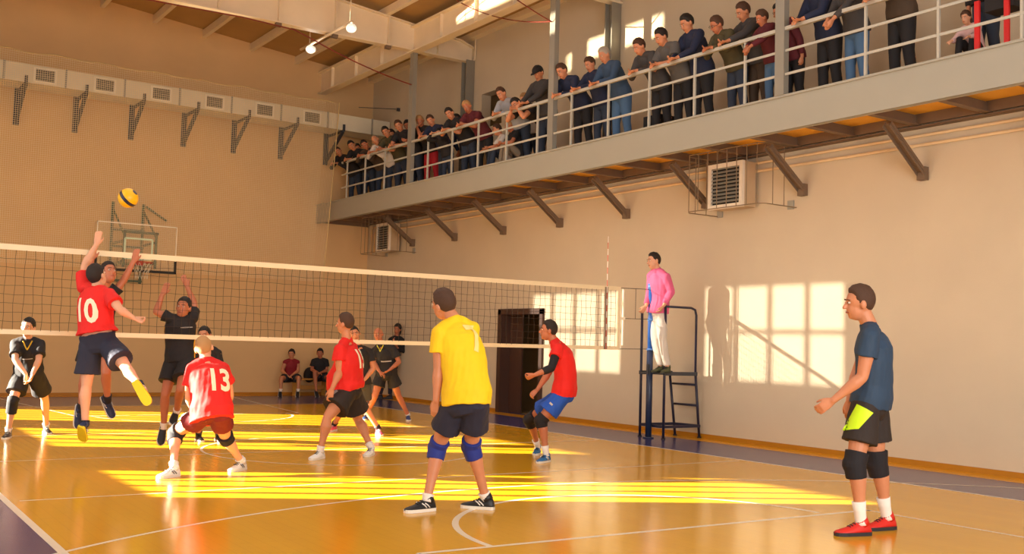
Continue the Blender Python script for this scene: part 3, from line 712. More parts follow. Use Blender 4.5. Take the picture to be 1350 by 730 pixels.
        if top.get('number'):
            txt, size, side_, offx, q, m_ = top['number'][:6]
            decal(txt, size*s, spine(q)+latq(q)*offx*s, (-latq(q) if side_ < 0 else latq(q)), up, fwd*side_, m2, base, m_, out['top'], 'shirt_number' if side_ < 0 else 'chest_lettering', sx=top['number'][6] if len(top['number']) > 6 else 1)
        if top.get('vneck'):
            vs = [(-.055, .0), (.055, 0), (0, -.10)]
            Vn = MB(); n_ = 8; bv = BVHTree.FromPolygons([tuple(V(v.co)+base) for v in m2.vertices], [tuple(p_.vertices) for p_ in m2.polygons])
            pts = [(-.06, 0), (0, -.11), (.06, 0)]
            path = []
            for (a, b), (c_, d_) in zip(pts, pts[1:]):
                for i in range(n_+1): path.append((a+(c_-a)*i/n_, b+(d_-b)*i/n_))
            P3 = []
            for a, b in path:
                o_ = nk+ls*a*s+up*(b+.0)*s+fwd*.5; hh = bv.ray_cast(o_, -fwd); P3.append((hh[0] if hh[0] else o_-fwd*.42)+fwd*.003)
            Vn.tube(P3, .009*s, 6); Vn.build('collar', top['vneck'], out['top'], smooth=True)
    if bottom:
        Q = MB(); fr = bottom['len']; lo = bottom.get('loose', .02); wst = bottom.get('waist', .14)
        rr = [(-.17, .10, .085), (-.09, .160, .110), (.0, .166, .114), (min(wst, .08) if wst < .18 else wst, .150 if wst < .18 else .174, .100 if wst < .18 else .124)]
        loft(Q, rr, 22, (lo*.35, lo*.35), bl=belly*.4)
        for S_ in 'LR':
            hp, kn, an_ = J['hp'+S_], J['kn'+S_], J['an'+S_]
            if fr <= 1:
                e = hp.lerp(kn, fr); Q.ell(hp, [.098*s*build]*3)
                Q.tube([hp+(hp-kn).normalized()*.03*s, hp.lerp(e, .5), e], [(.095+lo*.3)*s*build, (.093+lo*.8)*s*build, (.088+lo*1.5)*s*build], 20, lat=fwd)
            else:
                Q.tube([hp, hp.lerp(kn, .5), kn], [.1*s*build, .086*s*build, .07*s], 18, lat=fwd, rnd=True); e = kn.lerp(an_, fr-1)
                Q.tube([kn, kn.lerp(e, .4), e], [.069*s, .066*s, (.052+lo*.3)*s], 16, lat=fwd, rnd=False)
        m2 = remesh(Q, cv, 'bottom', 3, .5, disp=0 if simple else bottom.get('disp', .010), base=base)
        out['bottom'] = child(m2, bottom['name'], bottom['mat'], root)
        if bottom.get('patch'):   # coloured patch shapes on the outer thigh: list of (side, poly in (along, across), mat)
            bv = BVHTree.FromPolygons([tuple(V(v.co)+base) for v in m2.vertices], [tuple(p_.vertices) for p_ in m2.polygons])
            for S_, poly, m_, nm in bottom['patch']:
                hp, kn = J['hp'+S_], J['kn'+S_]; ax = (kn-hp).normalized(); outv = bottom.get('pdir') or lh*(1 if S_ == 'L' else -1); outv = (outv-ax*outv.dot(ax)).normalized(); ac = ax.cross(outv)
                g_ = 9; Pp = MB(); a, b, c_, d_ = poly; vs = []
                for i in range(g_):
                    for j in range(g_):
                        u_, v_ = i/(g_-1), j/(g_-1)
                        x_ = (a[0]*(1-u_)+b[0]*u_)*(1-v_)+(d_[0]*(1-u_)+c_[0]*u_)*v_; y_ = (a[1]*(1-u_)+b[1]*u_)*(1-v_)+(d_[1]*(1-u_)+c_[1]*u_)*v_
                        o_ = hp+ax*x_*s+ac*y_*s+outv*.5; hh = bv.ray_cast(o_, -outv); vs.append((hh[0] if hh[0] else o_-outv*.4)+outv*.004)
                Pp.add(vs, [(i*g_+j, i*g_+j+1, (i+1)*g_+j+1, (i+1)*g_+j) for i in range(g_-1) for j in range(g_-1)]).build(nm, m_, out['bottom'], smooth=True)
    for i, S_ in enumerate('LR'):
        if sleeves[i] is not None:
            el, wr, sh = J['el'+S_], J['wr'+S_], J['sh'+S_]; A = MB()
            A.tube([sh.lerp(el, .3), sh.lerp(el, .7), el], [.062*s, .054*s, .05*s], 16, rnd=False); A.tube([el, el.lerp(wr, .25), el.lerp(wr, .55)], [.05*s, .053*s, .045*s], 16); A.ell(el, [.05*s]*3)
            child(remesh(A, cv, 'sleeve', 2, .5, base=base), 'arm_sleeve', sleeves[i], root)
    for k in pads:
        S_, m_, a_, b_ = k; hp, kn, an_ = J['hp'+S_], J['kn'+S_], J['an'+S_]
        A = MB(); p0 = kn.lerp(hp, a_); p1 = kn.lerp(an_, b_)
        A.tube([p0, kn.lerp(hp, a_*.5), kn, kn.lerp(an_, b_*.5), p1], [.082*s*build, .079*s*build, .076*s*build, .074*s*build, .070*s*build], 20); A.ell(kn+fwd*.012*s, [.076*s*build, .076*s*build, .08*s])
        child(remesh(A, cv*.9, 'pad', 2, .5, base=base), 'knee_pad', m_, root)
    if shoes and legs:
        for S_ in 'LR':
            kn, an_, to = J['kn'+S_], J['an'+S_], J['to'+S_]; air = J.get('air'+S_, False)
            sm, solem = shoes[0], shoes[1]
            d0 = to-an_
            if air:
                shin = (kn-an_).normalized(); fd = d0.normalized(); uf = shin+fwd*.7; uf = uf-fd*uf.dot(fd); 
                uf = uf.normalized() if uf.length > .15 else (Z-fd*Z.z).normalized()
                fd2 = (fd-uf*.25*0).normalized(); o_ = an_-uf*.085*s
                fd = fd2
            else:
                fd = V((d0.x, d0.y, 0)).normalized(); uf = Z; o_ = V((an_.x, an_.y, J.get('bz', 0)+.001))
            sdv = fd.cross(uf)
            W_ = lambda y, x, z: o_+fd*y*s+sdv*x*s+uf*z*s
            prof = [(-.078, .022, .055), (-.066, .034, .088), (-.03, .039, .105), (.01, .042, .103), (.05, .045, .088), (.09, .048, .068), (.14, .050, .054), (.18, .045, .045), (.205, .030, .036), (.215, .012, .030)]
            U_ = MB(); n_ = 14; rowsv = []
            for y, hw, ht in prof:
                row = []
                for k in range(n_):
                    a = math.pi*k/(n_-1); row.append(W_(y, math.cos(a)*hw*(1-.12*math.sin(a)), .018+(ht-.018)*max(0, math.sin(a))**.75))
                rowsv.append(row)
            vs = [p_ for r_ in rowsv for p_ in r_]; fs = []
            for i in range(len(prof)-1):
                for k in range(n_-1): fs.append((i*n_+k, i*n_+k+1, (i+1)*n_+k+1, (i+1)*n_+k))
                fs.append((i*n_+n_-1, i*n_, (i+1)*n_, (i+1)*n_+n_-1))
            fs.append(tuple(range(n_-1, -1, -1))); fs.append(tuple((len(prof)-1)*n_+k for k in range(n_)))
            U_.add(vs, fs); U_.tube([W_(-.028, 0, .07), an_+uf*.02*s], [(.042*s, .046*s), (.044*s, .05*s)], 14, lat=sdv)
            so = U_.build('shoe', sm, root, smooth=True)
            So = MB(); ol = [(y, hw+.004) for y, hw, _ in prof]; top_ = [W_(y, hw, .026) for y, hw in ol]+[W_(y, -hw, .026) for y, hw in reversed(ol)]; bot = [W_(y, hw*.95, 0.0) for y, hw in ol]+[W_(y, -hw*.95, 0.0) for y, hw in reversed(ol)]
            n2 = len(top_); So.add(top_+bot, [tuple(range(n2)), tuple(reversed(range(n2, 2*n2)))]+[(i, i+n2, (i+1) % n2+n2, (i+1) % n2) for i in range(n2)])
            So.build('shoe_sole', solem, so)
            if len(shoes) > 2 and not simple:
                La = MB()
                for y, z_ in ((.035, .100), (.058, .091), (.08, .080), (.1, .071)): La.tube([W_(y, -.022, z_-.008), W_(y, 0, z_), W_(y, .022, z_-.008)], .0035*s, 6)
                La.build('laces', shoes[2], so, smooth=True)
                if len(shoes) > 3:
                    St = MB()
                    for sg in (-1, 1):
                        for y in (.0, .03): St.tube([W_(y, sg*.044, .035), W_(y+.02, sg*.0455, .055), W_(y+.045, sg*.042, .072)], .005*s, 6)
                    St.build('shoe_stripe', shoes[3], so, smooth=True)
        if socks:
            for S_ in 'LR':
                kn, an_ = J['kn'+S_], J['an'+S_]; A = MB()
                A.tube([an_-(kn-an_).normalized()*.02*s, an_, an_.lerp(kn, socks[1]*.5), an_.lerp(kn, socks[1])], [(.041*s, .044*s), (.040*s, .043*s), .044*s, .052*s], 16); A.build('sock', socks[0], root, smooth=True)
    return root
def decal(txt, size, center, xdir, ydir, outward, mesh, base, mat, parent, name, sx=1):
    cu = bpy.data.curves.new('t', 'FONT'); cu.body = txt; cu.size = 1; cu.align_x = 'CENTER'; cu.align_y = 'CENTER'; cu.offset = .03; cu.resolution_u = 3
    to = bpy.data.objects.new('t', cu); COL.objects.link(to); dg = bpy.context.evaluated_depsgraph_get(); dg.update()
    me = bpy.data.meshes.new_from_object(to.evaluated_get(dg)); bpy.data.objects.remove(to)
    import bmesh
    bm = bmesh.new(); bm.from_mesh(me); bmesh.ops.triangulate(bm, faces=bm.faces[:])
    for _ in range(4):
        es = [e for e in bm.edges if e.calc_length()*size > .022]
        if es: bmesh.ops.subdivide_edges(bm, edges=es, cuts=1); bmesh.ops.triangulate(bm, faces=bm.faces[:])
    bv = BVHTree.FromPolygons([tuple(V(v.co)+base) for v in mesh.vertices], [tuple(p_.vertices) for p_ in mesh.polygons])
    xdir = xdir.normalized(); out = outward.normalized(); ydir = (ydir-out*ydir.dot(out)).normalized()
    vs = []
    for v in bm.verts:
        o_ = center+xdir*v.co.x*size*sx+ydir*v.co.y*size+out*.7; h_ = bv.ray_cast(o_, -out)
        vs.append((h_[0] if h_[0] else o_-out*.55)+out*.006)
    fs = [tuple(v.index for v in f.verts) for f in bm.faces]; bm.verts.index_update()
    MB().add(vs, fs).build(name, mat, parent, smooth=True); bm.free()
# pose from marks: a joint is (u, v) on the picture plus a sign saying whether its bone runs away (+) or towards (-) the viewer
def pose(s, foot, pel, hips, hsg, chest_dd, sho, ssg, nk, hd, armL, armR, legL, legR, t0=None, pdd=0, hdd=.0, gz=0):
    J = {'bz': gz}
    if t0 is None: t0 = tdep(G(foot[0], foot[1], gz))
    tp_ = t0+pdd
    def pair(l, r, t, W_, sg):
        l3, r3 = PX(*l, t), PX(*r, t); x = (l3-r3).length; dlt = math.sqrt(max(0, W_*W_-x*x))/2
        return PX(*l, t+sg*dlt), PX(*r, t-sg*dlt)
    J['hpL'], J['hpR'] = pair(hips[0], hips[1], tp_, .185*s, hsg)
    J['shL'], J['shR'] = pair(sho[0], sho[1], tp_+chest_dd, .35*s, ssg)
    tc = tp_+chest_dd
    J['nk'] = PX(*nk, tc+.0+hdd*.3); J['hd'] = PX(*hd, tc+hdd)
    for S_, a in (('L', armL), ('R', armR)):
        J['el'+S_] = SOL(a[0][:2], J['sh'+S_], .295*s, a[0][2]); J['wr'+S_] = SOL(a[1][:2], J['el'+S_], .255*s, a[1][2]); J['tp'+S_] = SOL(a[2][:2], J['wr'+S_], .17*s, a[2][2])
    for S_, l in (('L', legL), ('R', legR)):
        kn, an_, to = l[:3]; air = len(l) > 3 and l[3] == 'air'
        if not air:
            J['an'+S_] = G(an_[0], an_[1], gz+.095*s); J['to'+S_] = G(to[0], to[1], gz+.02)
            th, ta = tdep(J['hp'+S_]), tdep(J['an'+S_]); best = None
            sg = kn[2]; 
            for k in np.linspace(0, .55, 56):
                q = PX(kn[0], kn[1], (th+ta)/2+sg*k); e = abs((q-J['hp'+S_]).length-.44*s)+abs((q-J['an'+S_]).length-.42*s)
                if best is None or e < best[0]: best = (e, q)
            J['kn'+S_] = best[1]
        else:
            J['kn'+S_] = SOL(kn[:2], J['hp'+S_], .44*s, kn[2]); J['an'+S_] = SOL(an_[:2], J['kn'+S_], .42*s, an_[2]); J['to'+S_] = SOL(to[:2], J['an'+S_], .2*s, to[2]); J['air'+S_] = True
    return J
def vdir(r, u, f): return (RT*r+UP*u+fw*f).normalized()
SK = [M('skin_warm', 'C98560', .5, var=.07, nscale=14, sss=.08), M('skin_pale', 'DCA280', .5, var=.06, nscale=14, sss=.08), M('skin_ruddy', 'B9704E', .5, var=.08, nscale=14, sss=.08)]
HB, HDB, HL, HG, HBK = M('hair_brown', '4A2F1E', .7, bump=.5, bscale=200), M('hair_dark', '241812', .7, bump=.5, bscale=200), M('hair_blond', 'B88A58', .7, bump=.5, bscale=200), M('hair_grey', 'A89C8E', .7, bump=.5, bscale=200), M('hair_black', '14100E', .6, bump=.5, bscale=200)
cr = M('cloth_red', 'DE1A14', .75, bump=.2, bscale=25, nscale=4); cbk = M('cloth_black', '1E1B1E', .8, bump=.2, bscale=25); cyel = M('cloth_yellow', 'F4CC0E', .75, bump=.2, bscale=25)
cnv = M('cloth_navy', '232336', .8, bump=.2, bscale=25); cbl = M('cloth_slate', '263E58', .75, bump=.2, bscale=25); cbr = M('cloth_blueshorts', '1450B8', .7, bump=.2, bscale=25)
cmr = M('cloth_maroon', '8A1420', .75, bump=.2, bscale=25); cdb = M('cloth_darkbrown', '2A201C', .8, bump=.2, bscale=25)
lime = M('lime_panel', 'C8F010', .6); kbk = M('pad_black', '16131A', .8); kbl = M('pad_blue', '1C2E86', .7); swh = M('sock_white', 'F0E6DC', .8); sbk = M('sock_black', '1A161C', .8)
numw = M('number_cream', 'F2E6C8', .7); numy = M('number_sand', 'F2E088', .7); wht = M('shoe_white', 'EEEAE4', .5); grs = M('print_grey', 'B8B4B0', .7)
shr = M('shoe_red', 'D0241A', .5); shn = M('shoe_navy', '1E2A4E', .5); shb = M('shoe_blue', '1766A0', .5); shk = M('shoe_black', '1A1A1E', .5); soy = M('sole_yellow', 'D6C41C', .6); sow = M('sole_white', 'E6E0D4', .6); shw = wht

VB = .0075
# 1 right foreground player in slate shirt
J = pose(1.11, (1140, 700), None, ((1141, 537), (1150, 535)), -1, 0, ((1147, 444), (1150, 443)), -1, (1146, 428), (1133, 400),
         ((1137, 497, 0), (1098, 528, -1), (1078, 541, 0)), ((1130, 490, 0), (1120, 528, -1), (1119, 552, 0)),
         ((1127, 612, -1), (1135, 688), (1094, 703)), ((1156, 610, -1), (1169, 681), (1141, 696)), pdd=.02)
for k in ('hsL',): J[k] = Z
person('man in slate blue t-shirt with lime green panel on black shorts, standing at far right', J, 1.11, vdir(-1, -.06, .05), SK[0], HB, 'short',
       dict(name='t_shirt', mat=cbl, sleeve=.5, hem=.02, loose=.012), dict(name='shorts', mat=cdb, len=.62, loose=.022, pdir=vdir(-.35, 0, -1), patch=[('L', [(0, .065), (.04, -.06), (.18, .02), (.21, .13)], lime, 'lime_panel')]),
       (shr, M('sole_dark', '2A2A30', .6), shk), (swh, .36), (('L', kbk, .22, .24), ('R', kbk, .22, .24)), VB, build=1.06, curl=(.5, .5))
# 2 yellow shirt 7
J = pose(1.06, (590, 676), None, ((600, 533), (628, 532)), 1, .22, ((580, 440), (622, 434)), -1, (598, 420), (585, 402),
         ((578, 486, 0), (575, 528, 0), (571, 554, 1)), ((612, 480, 1), (606, 512, 1), (600, 530, 1)),
         ((577, 589, 1), (563, 658), (545, 672)), ((621, 588, 1), (640, 656), (625, 667)), pdd=0, hdd=.05)
person('man in yellow shirt number 7 seen from behind in blue knee pads', J, 1.06, vdir(-.8, 0, .6), SK[0], HB, 'short',
       dict(name='t_shirt', mat=cyel, sleeve=.55, hem=-.02, loose=.022, number=('7', .36, -1, -.06, .80, numy, .8)), dict(name='shorts', mat=cnv, len=.56, loose=.022),
       (shk, sow, shk, wht), (swh, .1), (('L', kbl, .16, .24), ('R', kbl, .16, .24)), VB, build=1.05, curl=(.35, .4), bend=.05)
# 3 red 13
J = pose(1.0, (263, 625), None, ((267, 547), (290, 546)), 1, .18, ((254, 488), (293, 486)), -1, (271, 472), (269, 459),
         ((249, 522, 0), (256, 545, 1), (262, 555, 1)), ((303, 516, 1), (300, 540, 1), (294, 552, 1)),
         ((231, 570, 1), (229, 616), (211, 628)), ((297, 576, 1), (318, 608), (307, 619)), pdd=-.08, hdd=.04)
person('blond man in red shirt number 13 crouching with his back to us', J, 1.0, vdir(-.2, .05, 1), SK[1], HL, 'buzz',
       dict(name='t_shirt', mat=cr, sleeve=.62, hem=-.13, loose=.03, flare=.02, number=('13', .34, -1, -.07, .62, numw, .78)), dict(name='shorts', mat=M('cloth_deepmaroon', '6E0F18', .75, bump=.2, bscale=25), len=.46, loose=.014, patch=[('L', [(.0, -.015), (.0, .03), (.26, .03), (.26, -.015)], grs, 'stripe')]),
       (shw, sow, shk, M('shoe_grey', '5A5A60', .5)), (swh, .12), (('L', kbk, .17, .28), ('R', kbk, .1, .2)), VB, build=1.12, curl=(.4, .4), bend=.05)
# 4 red 15
J = pose(1.02, (446, 600), None, ((457, 517), (463, 517)), -1, 0, ((449, 461), (463, 459)), -1, (457, 446), (455, 427),
         ((448, 489, 0), (438, 512, -1), (434, 528, 0)), ((452, 489, 0), (444, 511, -1), (441, 527, 0)),
         ((431, 551, -1), (422, 594), (401, 606)), ((472, 553, 1), (489, 590), (474, 603)), pdd=0)
person('stout man in red shirt number 15 and black shorts striding left', J, 1.02, vdir(-1, -.0, .25), SK[0], HB, 'short',
       dict(name='t_shirt', mat=cr, sleeve=.5, hem=0.02, loose=.025, number=('15', .32, -1, -.02, .74, numw, .78)), dict(name='shorts', mat=cdb, len=.62, loose=.035, patch=[('L', [(.10, .09), (.12, .05), (.27, .09), (.27, .13)], M('stripe_grey', '8A8684', .7), 'stripe')]),
       (shw, sow, shk), (swh, .15), (), VB, build=1.22, belly=.07, curl=(.3, .3))
# 5 red shirt with black sleeve
J = pose(.98, (712, 607), None, ((741, 521), (745, 519)), -1, .0, ((735, 460), (739, 459)), -1, (730, 449), (723, 436),
         ((727, 485, -1), (705, 494, -1), (687, 502, 0)), ((723, 492, 0), (708, 514, -1), (697, 525, 0)),
         ((713, 554, -1), (720, 599), (700, 610)), ((698, 553, -1), (709, 589), (692, 607)), pdd=.0)
person('man in red shirt with one dark arm sleeve and blue shorts near the door', J, .98, vdir(-1, .08, -.05), SK[2], HDB, 'short',
       dict(name='t_shirt', mat=cr, sleeve=.42, hem=.0, loose=.02), dict(name='shorts', mat=cbr, len=.66, loose=.025, patch=[('L', [(.16, .0), (.16, .05), (.185, .05), (.185, .0)], grs, 'logo')]),
       (shb, sow, shk, wht), (swh, .26), (('L', kbk, .18, .2), ('R', kbk, .18, .2)), VB, build=1.08, curl=(.9, .8), sleeves=(kbk, None), bend=.05)
# 6 red 10 jumping
J = pose(1.0, None, None, ((119, 456), (142, 453)), 1, .1, ((110, 379), (144, 388)), 1, (128, 382), (128, 364),
         ((112, 349, 1), (127, 323, 0), (131, 302, 0)), ((158, 408, -1), (176, 419, 0), (187, 424, 0)),
         ((114, 508, 0), (112, 560, -1), (114, 573, 1), 'air'), ((167, 485, -1), (185, 509, -1), (204, 540, 0), 'air'), t0=11.35, hdd=.03)
J['hsL'] = vdir(1, .1, .2)
person('man in red shirt number 10 leaping at the net with one arm raised', J, 1.0, vdir(.35, .35, 1), SK[1], HDB, 'short',
       dict(name='t_shirt', mat=cr, sleeve=.62, hem=.22, loose=.028, number=('10', .36, -1, -.01, .60, numw, .8)), dict(name='shorts', mat=cnv, len=.72, loose=.03, waist=.2),
       (shn, soy, shk, grs), (sbk, .12), (), VB, build=1.08, curl=(.15, .9))
# 7 black blocker behind 10
J = pose(1.0, None, None, ((139, 448), (119, 448)), 1, -.05, ((148, 388), (119, 386)), 1, (138, 378), (143, 360),
         ((162, 371, 0), (176, 345, 0), (181, 327, 0)), ((117, 364, 0), (121, 342, 0), (124, 326, 0)),
         ((140, 491, -1), (142, 528, 1), (154, 553, -1), 'air'), ((112, 496, -1), (107, 541, 1), (106, 557, 0), 'air'), t0=12.25, hdd=-.04)
J['hsL'] = J['hsR'] = vdir(1, 0, 0)
person('man in black kit jumping behind number 10 with both hands raised', J, 1.0, vdir(.75, .3, -.6), SK[2], HDB, 'short',
       dict(name='t_shirt', mat=cbk, sleeve=.55, hem=-.02, loose=.02), dict(name='shorts', mat=cbk, len=.6, loose=.03),
       (shn, sow, shk, grs), (sbk, .2), (), .0085, curl=(.15, .15))
# 8 second black blocker
J = pose(1.0, None, None, ((247, 476), (229, 476)), -1, 0, ((254, 419), (223, 419)), 1, (241, 422), (242, 406),
         ((256, 400, 1), (247, 378, 0), (238, 357, 0)), ((206, 411, 0), (214, 388, 0), (221, 373, 0)),
         ((238, 514, -1), (233, 543, 1), (230, 553, -1), 'air'), ((218, 520, -1), (216, 563, 1), (213, 582, -1), 'air'), t0=12.95, hdd=-.02)
J['hsL'] = J['hsR'] = vdir(1, 0, 0)
person('man in black shirt with yellow side panel blocking, arms raised above the net', J, 1.0, vdir(-.1, .15, -1), SK[2], HBK, 'short',
       dict(name='t_shirt', mat=cbk, sleeve=.5, hem=-.02, loose=.022, side=M('panel_yellow', 'F0B020', .6), number=('–––', .10, 1, .03, .80, grs, 1)), dict(name='shorts', mat=cbk, len=.62, loose=.03),
       (shk, sow), (swh, .14), (), .0085, curl=(.15, .15))
# 9 black player hidden behind 13
J = pose(.98, (262, 580), None, ((278, 510), (264, 510)), 1, -.05, ((287, 466), (258, 466)), 1, (272, 457), (270, 443),
         ((290, 490, 0), (283, 507, -1), (276, 514, 0)), ((256, 490, 0), (262, 507, -1), (268, 514, 0)),
         ((286, 542, -1), (288, 572), (290, 580)), ((262, 540, -1), (262, 572), (264, 580)), pdd=0)
person('man in black kit mostly hidden behind the crouching number 13', J, .98, vdir(-.1, 0, -1), SK[0], HBK, 'short',
       dict(name='t_shirt', mat=cbk, sleeve=.55, hem=-.05, loose=.02), dict(name='shorts', mat=cbk, len=.6, loose=.03), (shk, sow), (sbk, .1), (), .01)
# 10 black left
J = pose(.99, (36, 577), None, ((46, 491), (29, 491)), -1, -.12, ((53, 453), (21, 453)), 1, (37, 447), (37, 432),
         ((51, 475, -1), (43, 493, -1), (39, 503, 0)), ((20, 474, -1), (34, 493, -1), (38, 503, 0)),
         ((59, 525, -1), (61, 562), (72, 573)), ((17, 528, -1), (11, 568), (6, 577)), pdd=.1, hdd=-.06)
person('man in black v-neck shirt at far left waiting with hands joined', J, .99, vdir(.0, -.0, -1), SK[1], HBK, 'short',
       dict(name='t_shirt', mat=cbk, sleeve=.72, hem=-.05, loose=.03, vneck=M('collar_yellow', 'E0B020', .6), number=('–––', .09, 1, 0, .60, grs, 1)), dict(name='shorts', mat=cbk, len=.72, loose=.035),
       (shk, sow, grs), (swh, .1), (('R', kbk, .1, .42),), .0085, curl=(.7, .7))
# 11 black behind 15
J = pose(.99, (478, 574), None, ((481, 507), (467, 507)), 1, -.03, ((486, 464), (462, 464)), 1, (472, 456), (467, 441),
         ((492, 485, 0), (481, 500, -1), (474, 506, 0)), ((461, 486, 0), (467, 502, -1), (472, 508, 0)),
         ((479, 532, -1), (499, 565), (505, 574)), ((457, 532, -1), (440, 560), (434, 567)), pdd=0)
person('man in black shirt and grey shorts half hidden behind number 15', J, .99, vdir(.3, 0, -1), SK[0], HBK, 'short',
       dict(name='t_shirt', mat=cbk, sleeve=.6, hem=-.02, loose=.02), dict(name='shorts', mat=M('cloth_charcoal', '3A3838', .8), len=.72, loose=.025), (M('shoe_pink', 'E8506A', .5), sow, wht), (sbk, .12), (), .009)
# 12 black far right of net
J = pose(1.0, (508, 554), None, ((517, 495), (502, 495)), 1, -.05, ((519, 461), (494, 462)), -1, (502, 454), (499, 441),
         ((526, 477, 0), (514, 487, -1), (506, 492, 0)), ((493, 478, 0), (500, 489, -1), (505, 493, 0)),
         ((525, 521, -1), (538, 547), (541, 556)), ((494, 523, -1), (483, 546), (478, 553)), pdd=0)
person('man in black shirt with pale chest stripe standing wide-legged, blue shoes', J, 1.0, vdir(-.35, -.05, -1), SK[2], HL, 'bald',
       dict(name='t_shirt', mat=cbk, sleeve=.6, hem=-.02, loose=.025, vneck=M('collar_lemon', 'D8D040', .6), number=('—', .16, 1, .04, .62, grs, 1.1)), dict(name='shorts', mat=cbk, len=.5, loose=.03), (M('shoe_cobalt', '24407A', .5), sow), (swh, .06), (), .009)
# 13 standing by the wall
J = pose(1.02, (507, 526), None, ((519, 481), (511, 481)), 1, .05, ((531, 449), (515, 448)), 1, (523, 443), (524, 434),
         ((533, 463, 0), (524, 458, -1), (518, 452, -1)), ((515, 462, 0), (518, 452, -1), (519, 444, 0)),
         ((515, 500, -1), (514, 521), (512, 525)), ((506, 500, -1), (501, 520.5), (499, 524.5)))
person('person in black coat leaning by the far wall with a hand at the face', J, .98, vdir(-.5, -.05, -1), SK[2], HBK, 'long',
       dict(name='coat', mat=cbk, sleeve=1.9, hem=-.1, loose=.03), dict(name='leggings', mat=cnv, len=1.9, loose=.005), (shk, shk), None, (), .012, simple=True)
# 14, 15 seated
J = pose(.98, None, None, ((388, 499), (381, 499)), 1, -.05, ((392, 477.5), (376, 477.5)), 1, (384.5, 474), (384.5, 467),
         ((393, 489, 0), (384, 495, -1), (380, 497, 0)), ((372, 489, 0), (379, 495, -1), (384, 497, 0)),
         ((394, 498, -1), (393, 515, 0), (393, 521, -1), 'air'), ((371, 498, -1), (370, 515, 0), (370, 521, -1), 'air'), t0=26.3)
person('man in maroon sleeveless vest sitting on the bench', J, .98, vdir(-.05, -.05, -1), SK[0], HDB, 'short',
       dict(name='vest', mat=cmr, sleeve=0, hem=-.02, loose=.015), dict(name='shorts', mat=cbk, len=.7, loose=.02), (shk, sow), (swh, .15), (), .012, simple=True)
J = pose(.98, None, None, ((427, 498), (420, 498)), 1, -.05, ((430, 476), (413.5, 476)), 1, (422, 473), (422, 466),
         ((431, 488, 0), (423, 491, -1), (419, 491, 0)), ((411, 487, 0), (418, 490, -1), (423, 492, 0)),
         ((433, 497, -1), (432, 515, 0), (433, 521, -1), 'air'), ((415, 491, -1), (417, 515, 0), (419, 521, -1), 'air'), t0=26.6)
person('man in black t-shirt sitting on the bench with arms on his knee', J, .98, vdir(0, -.1, -1), SK[2], HBK, 'short',
       dict(name='t_shirt', mat=cbk, sleeve=.6, hem=-.02, loose=.02), dict(name='shorts', mat=cbk, len=.6, loose=.02), (shk, sow), None, (), .012, simple=True)
o = MB().ell(PX(408, 494, 26.9), (.16, .12, .2)).tube([PX(406, 489, 26.9), PX(408, 485, 26.9), PX(411, 489, 26.9)], .012, 6).build('sports_bag', cbk, loc=PX(408, 499, 26.9), smooth=True)
tag(o, 'black sports bag on the bench beside the seated man in black', 'bag')
# 16 umpire
J = pose(1.06, (873, 484), None, ((872, 411), (863, 411)), -1, -.02, ((878, 365), (858, 364)), -1, (866, 355), (862, 344.5),
         ((885, 384, 0), (875, 403, -1), (871, 409, 0)), ((856, 386, 0), (852, 403, -1), (848, 409, 0)),
         ((873, 447, -1), (880, 478, 0), (874, 484, -1), 'air'), ((864, 446, -1), (871, 478, 0), (861, 484, -1), 'air'), t0=tdep((5.68, -.10, 1.5)))
for S_ in 'LR':   # stand the shoes on the platform
    a = J['an'+S_]; J['an'+S_] = V((a.x, a.y, sp-.02+.1)); t_ = J['to'+S_]; J['to'+S_] = V((t_.x, t_.y, sp)); J['air'+S_] = False
J['bz'] = sp-.02
person('umpire in pink sweatshirt and pale jeans standing on the umpire stand', J, 1.06, vdir(-.9, -.05, -.35), SK[1], HDB, 'short',
       dict(name='sweatshirt', mat=M('cloth_pink', 'D8608C', .8, bump=.2, bscale=25), sleeve=1.85, hem=-.04, loose=.02, collar=.15), dict(name='jeans', mat=M('denim_pale', 'CFC6BC', .8, bump=.3, bscale=30), len=1.95, loose=.015),
       (M('shoe_olive', '4A5030', .6), M('sole_olive', '2A2E20', .6), shk), None, (), .0085, curl=(.5, .5))
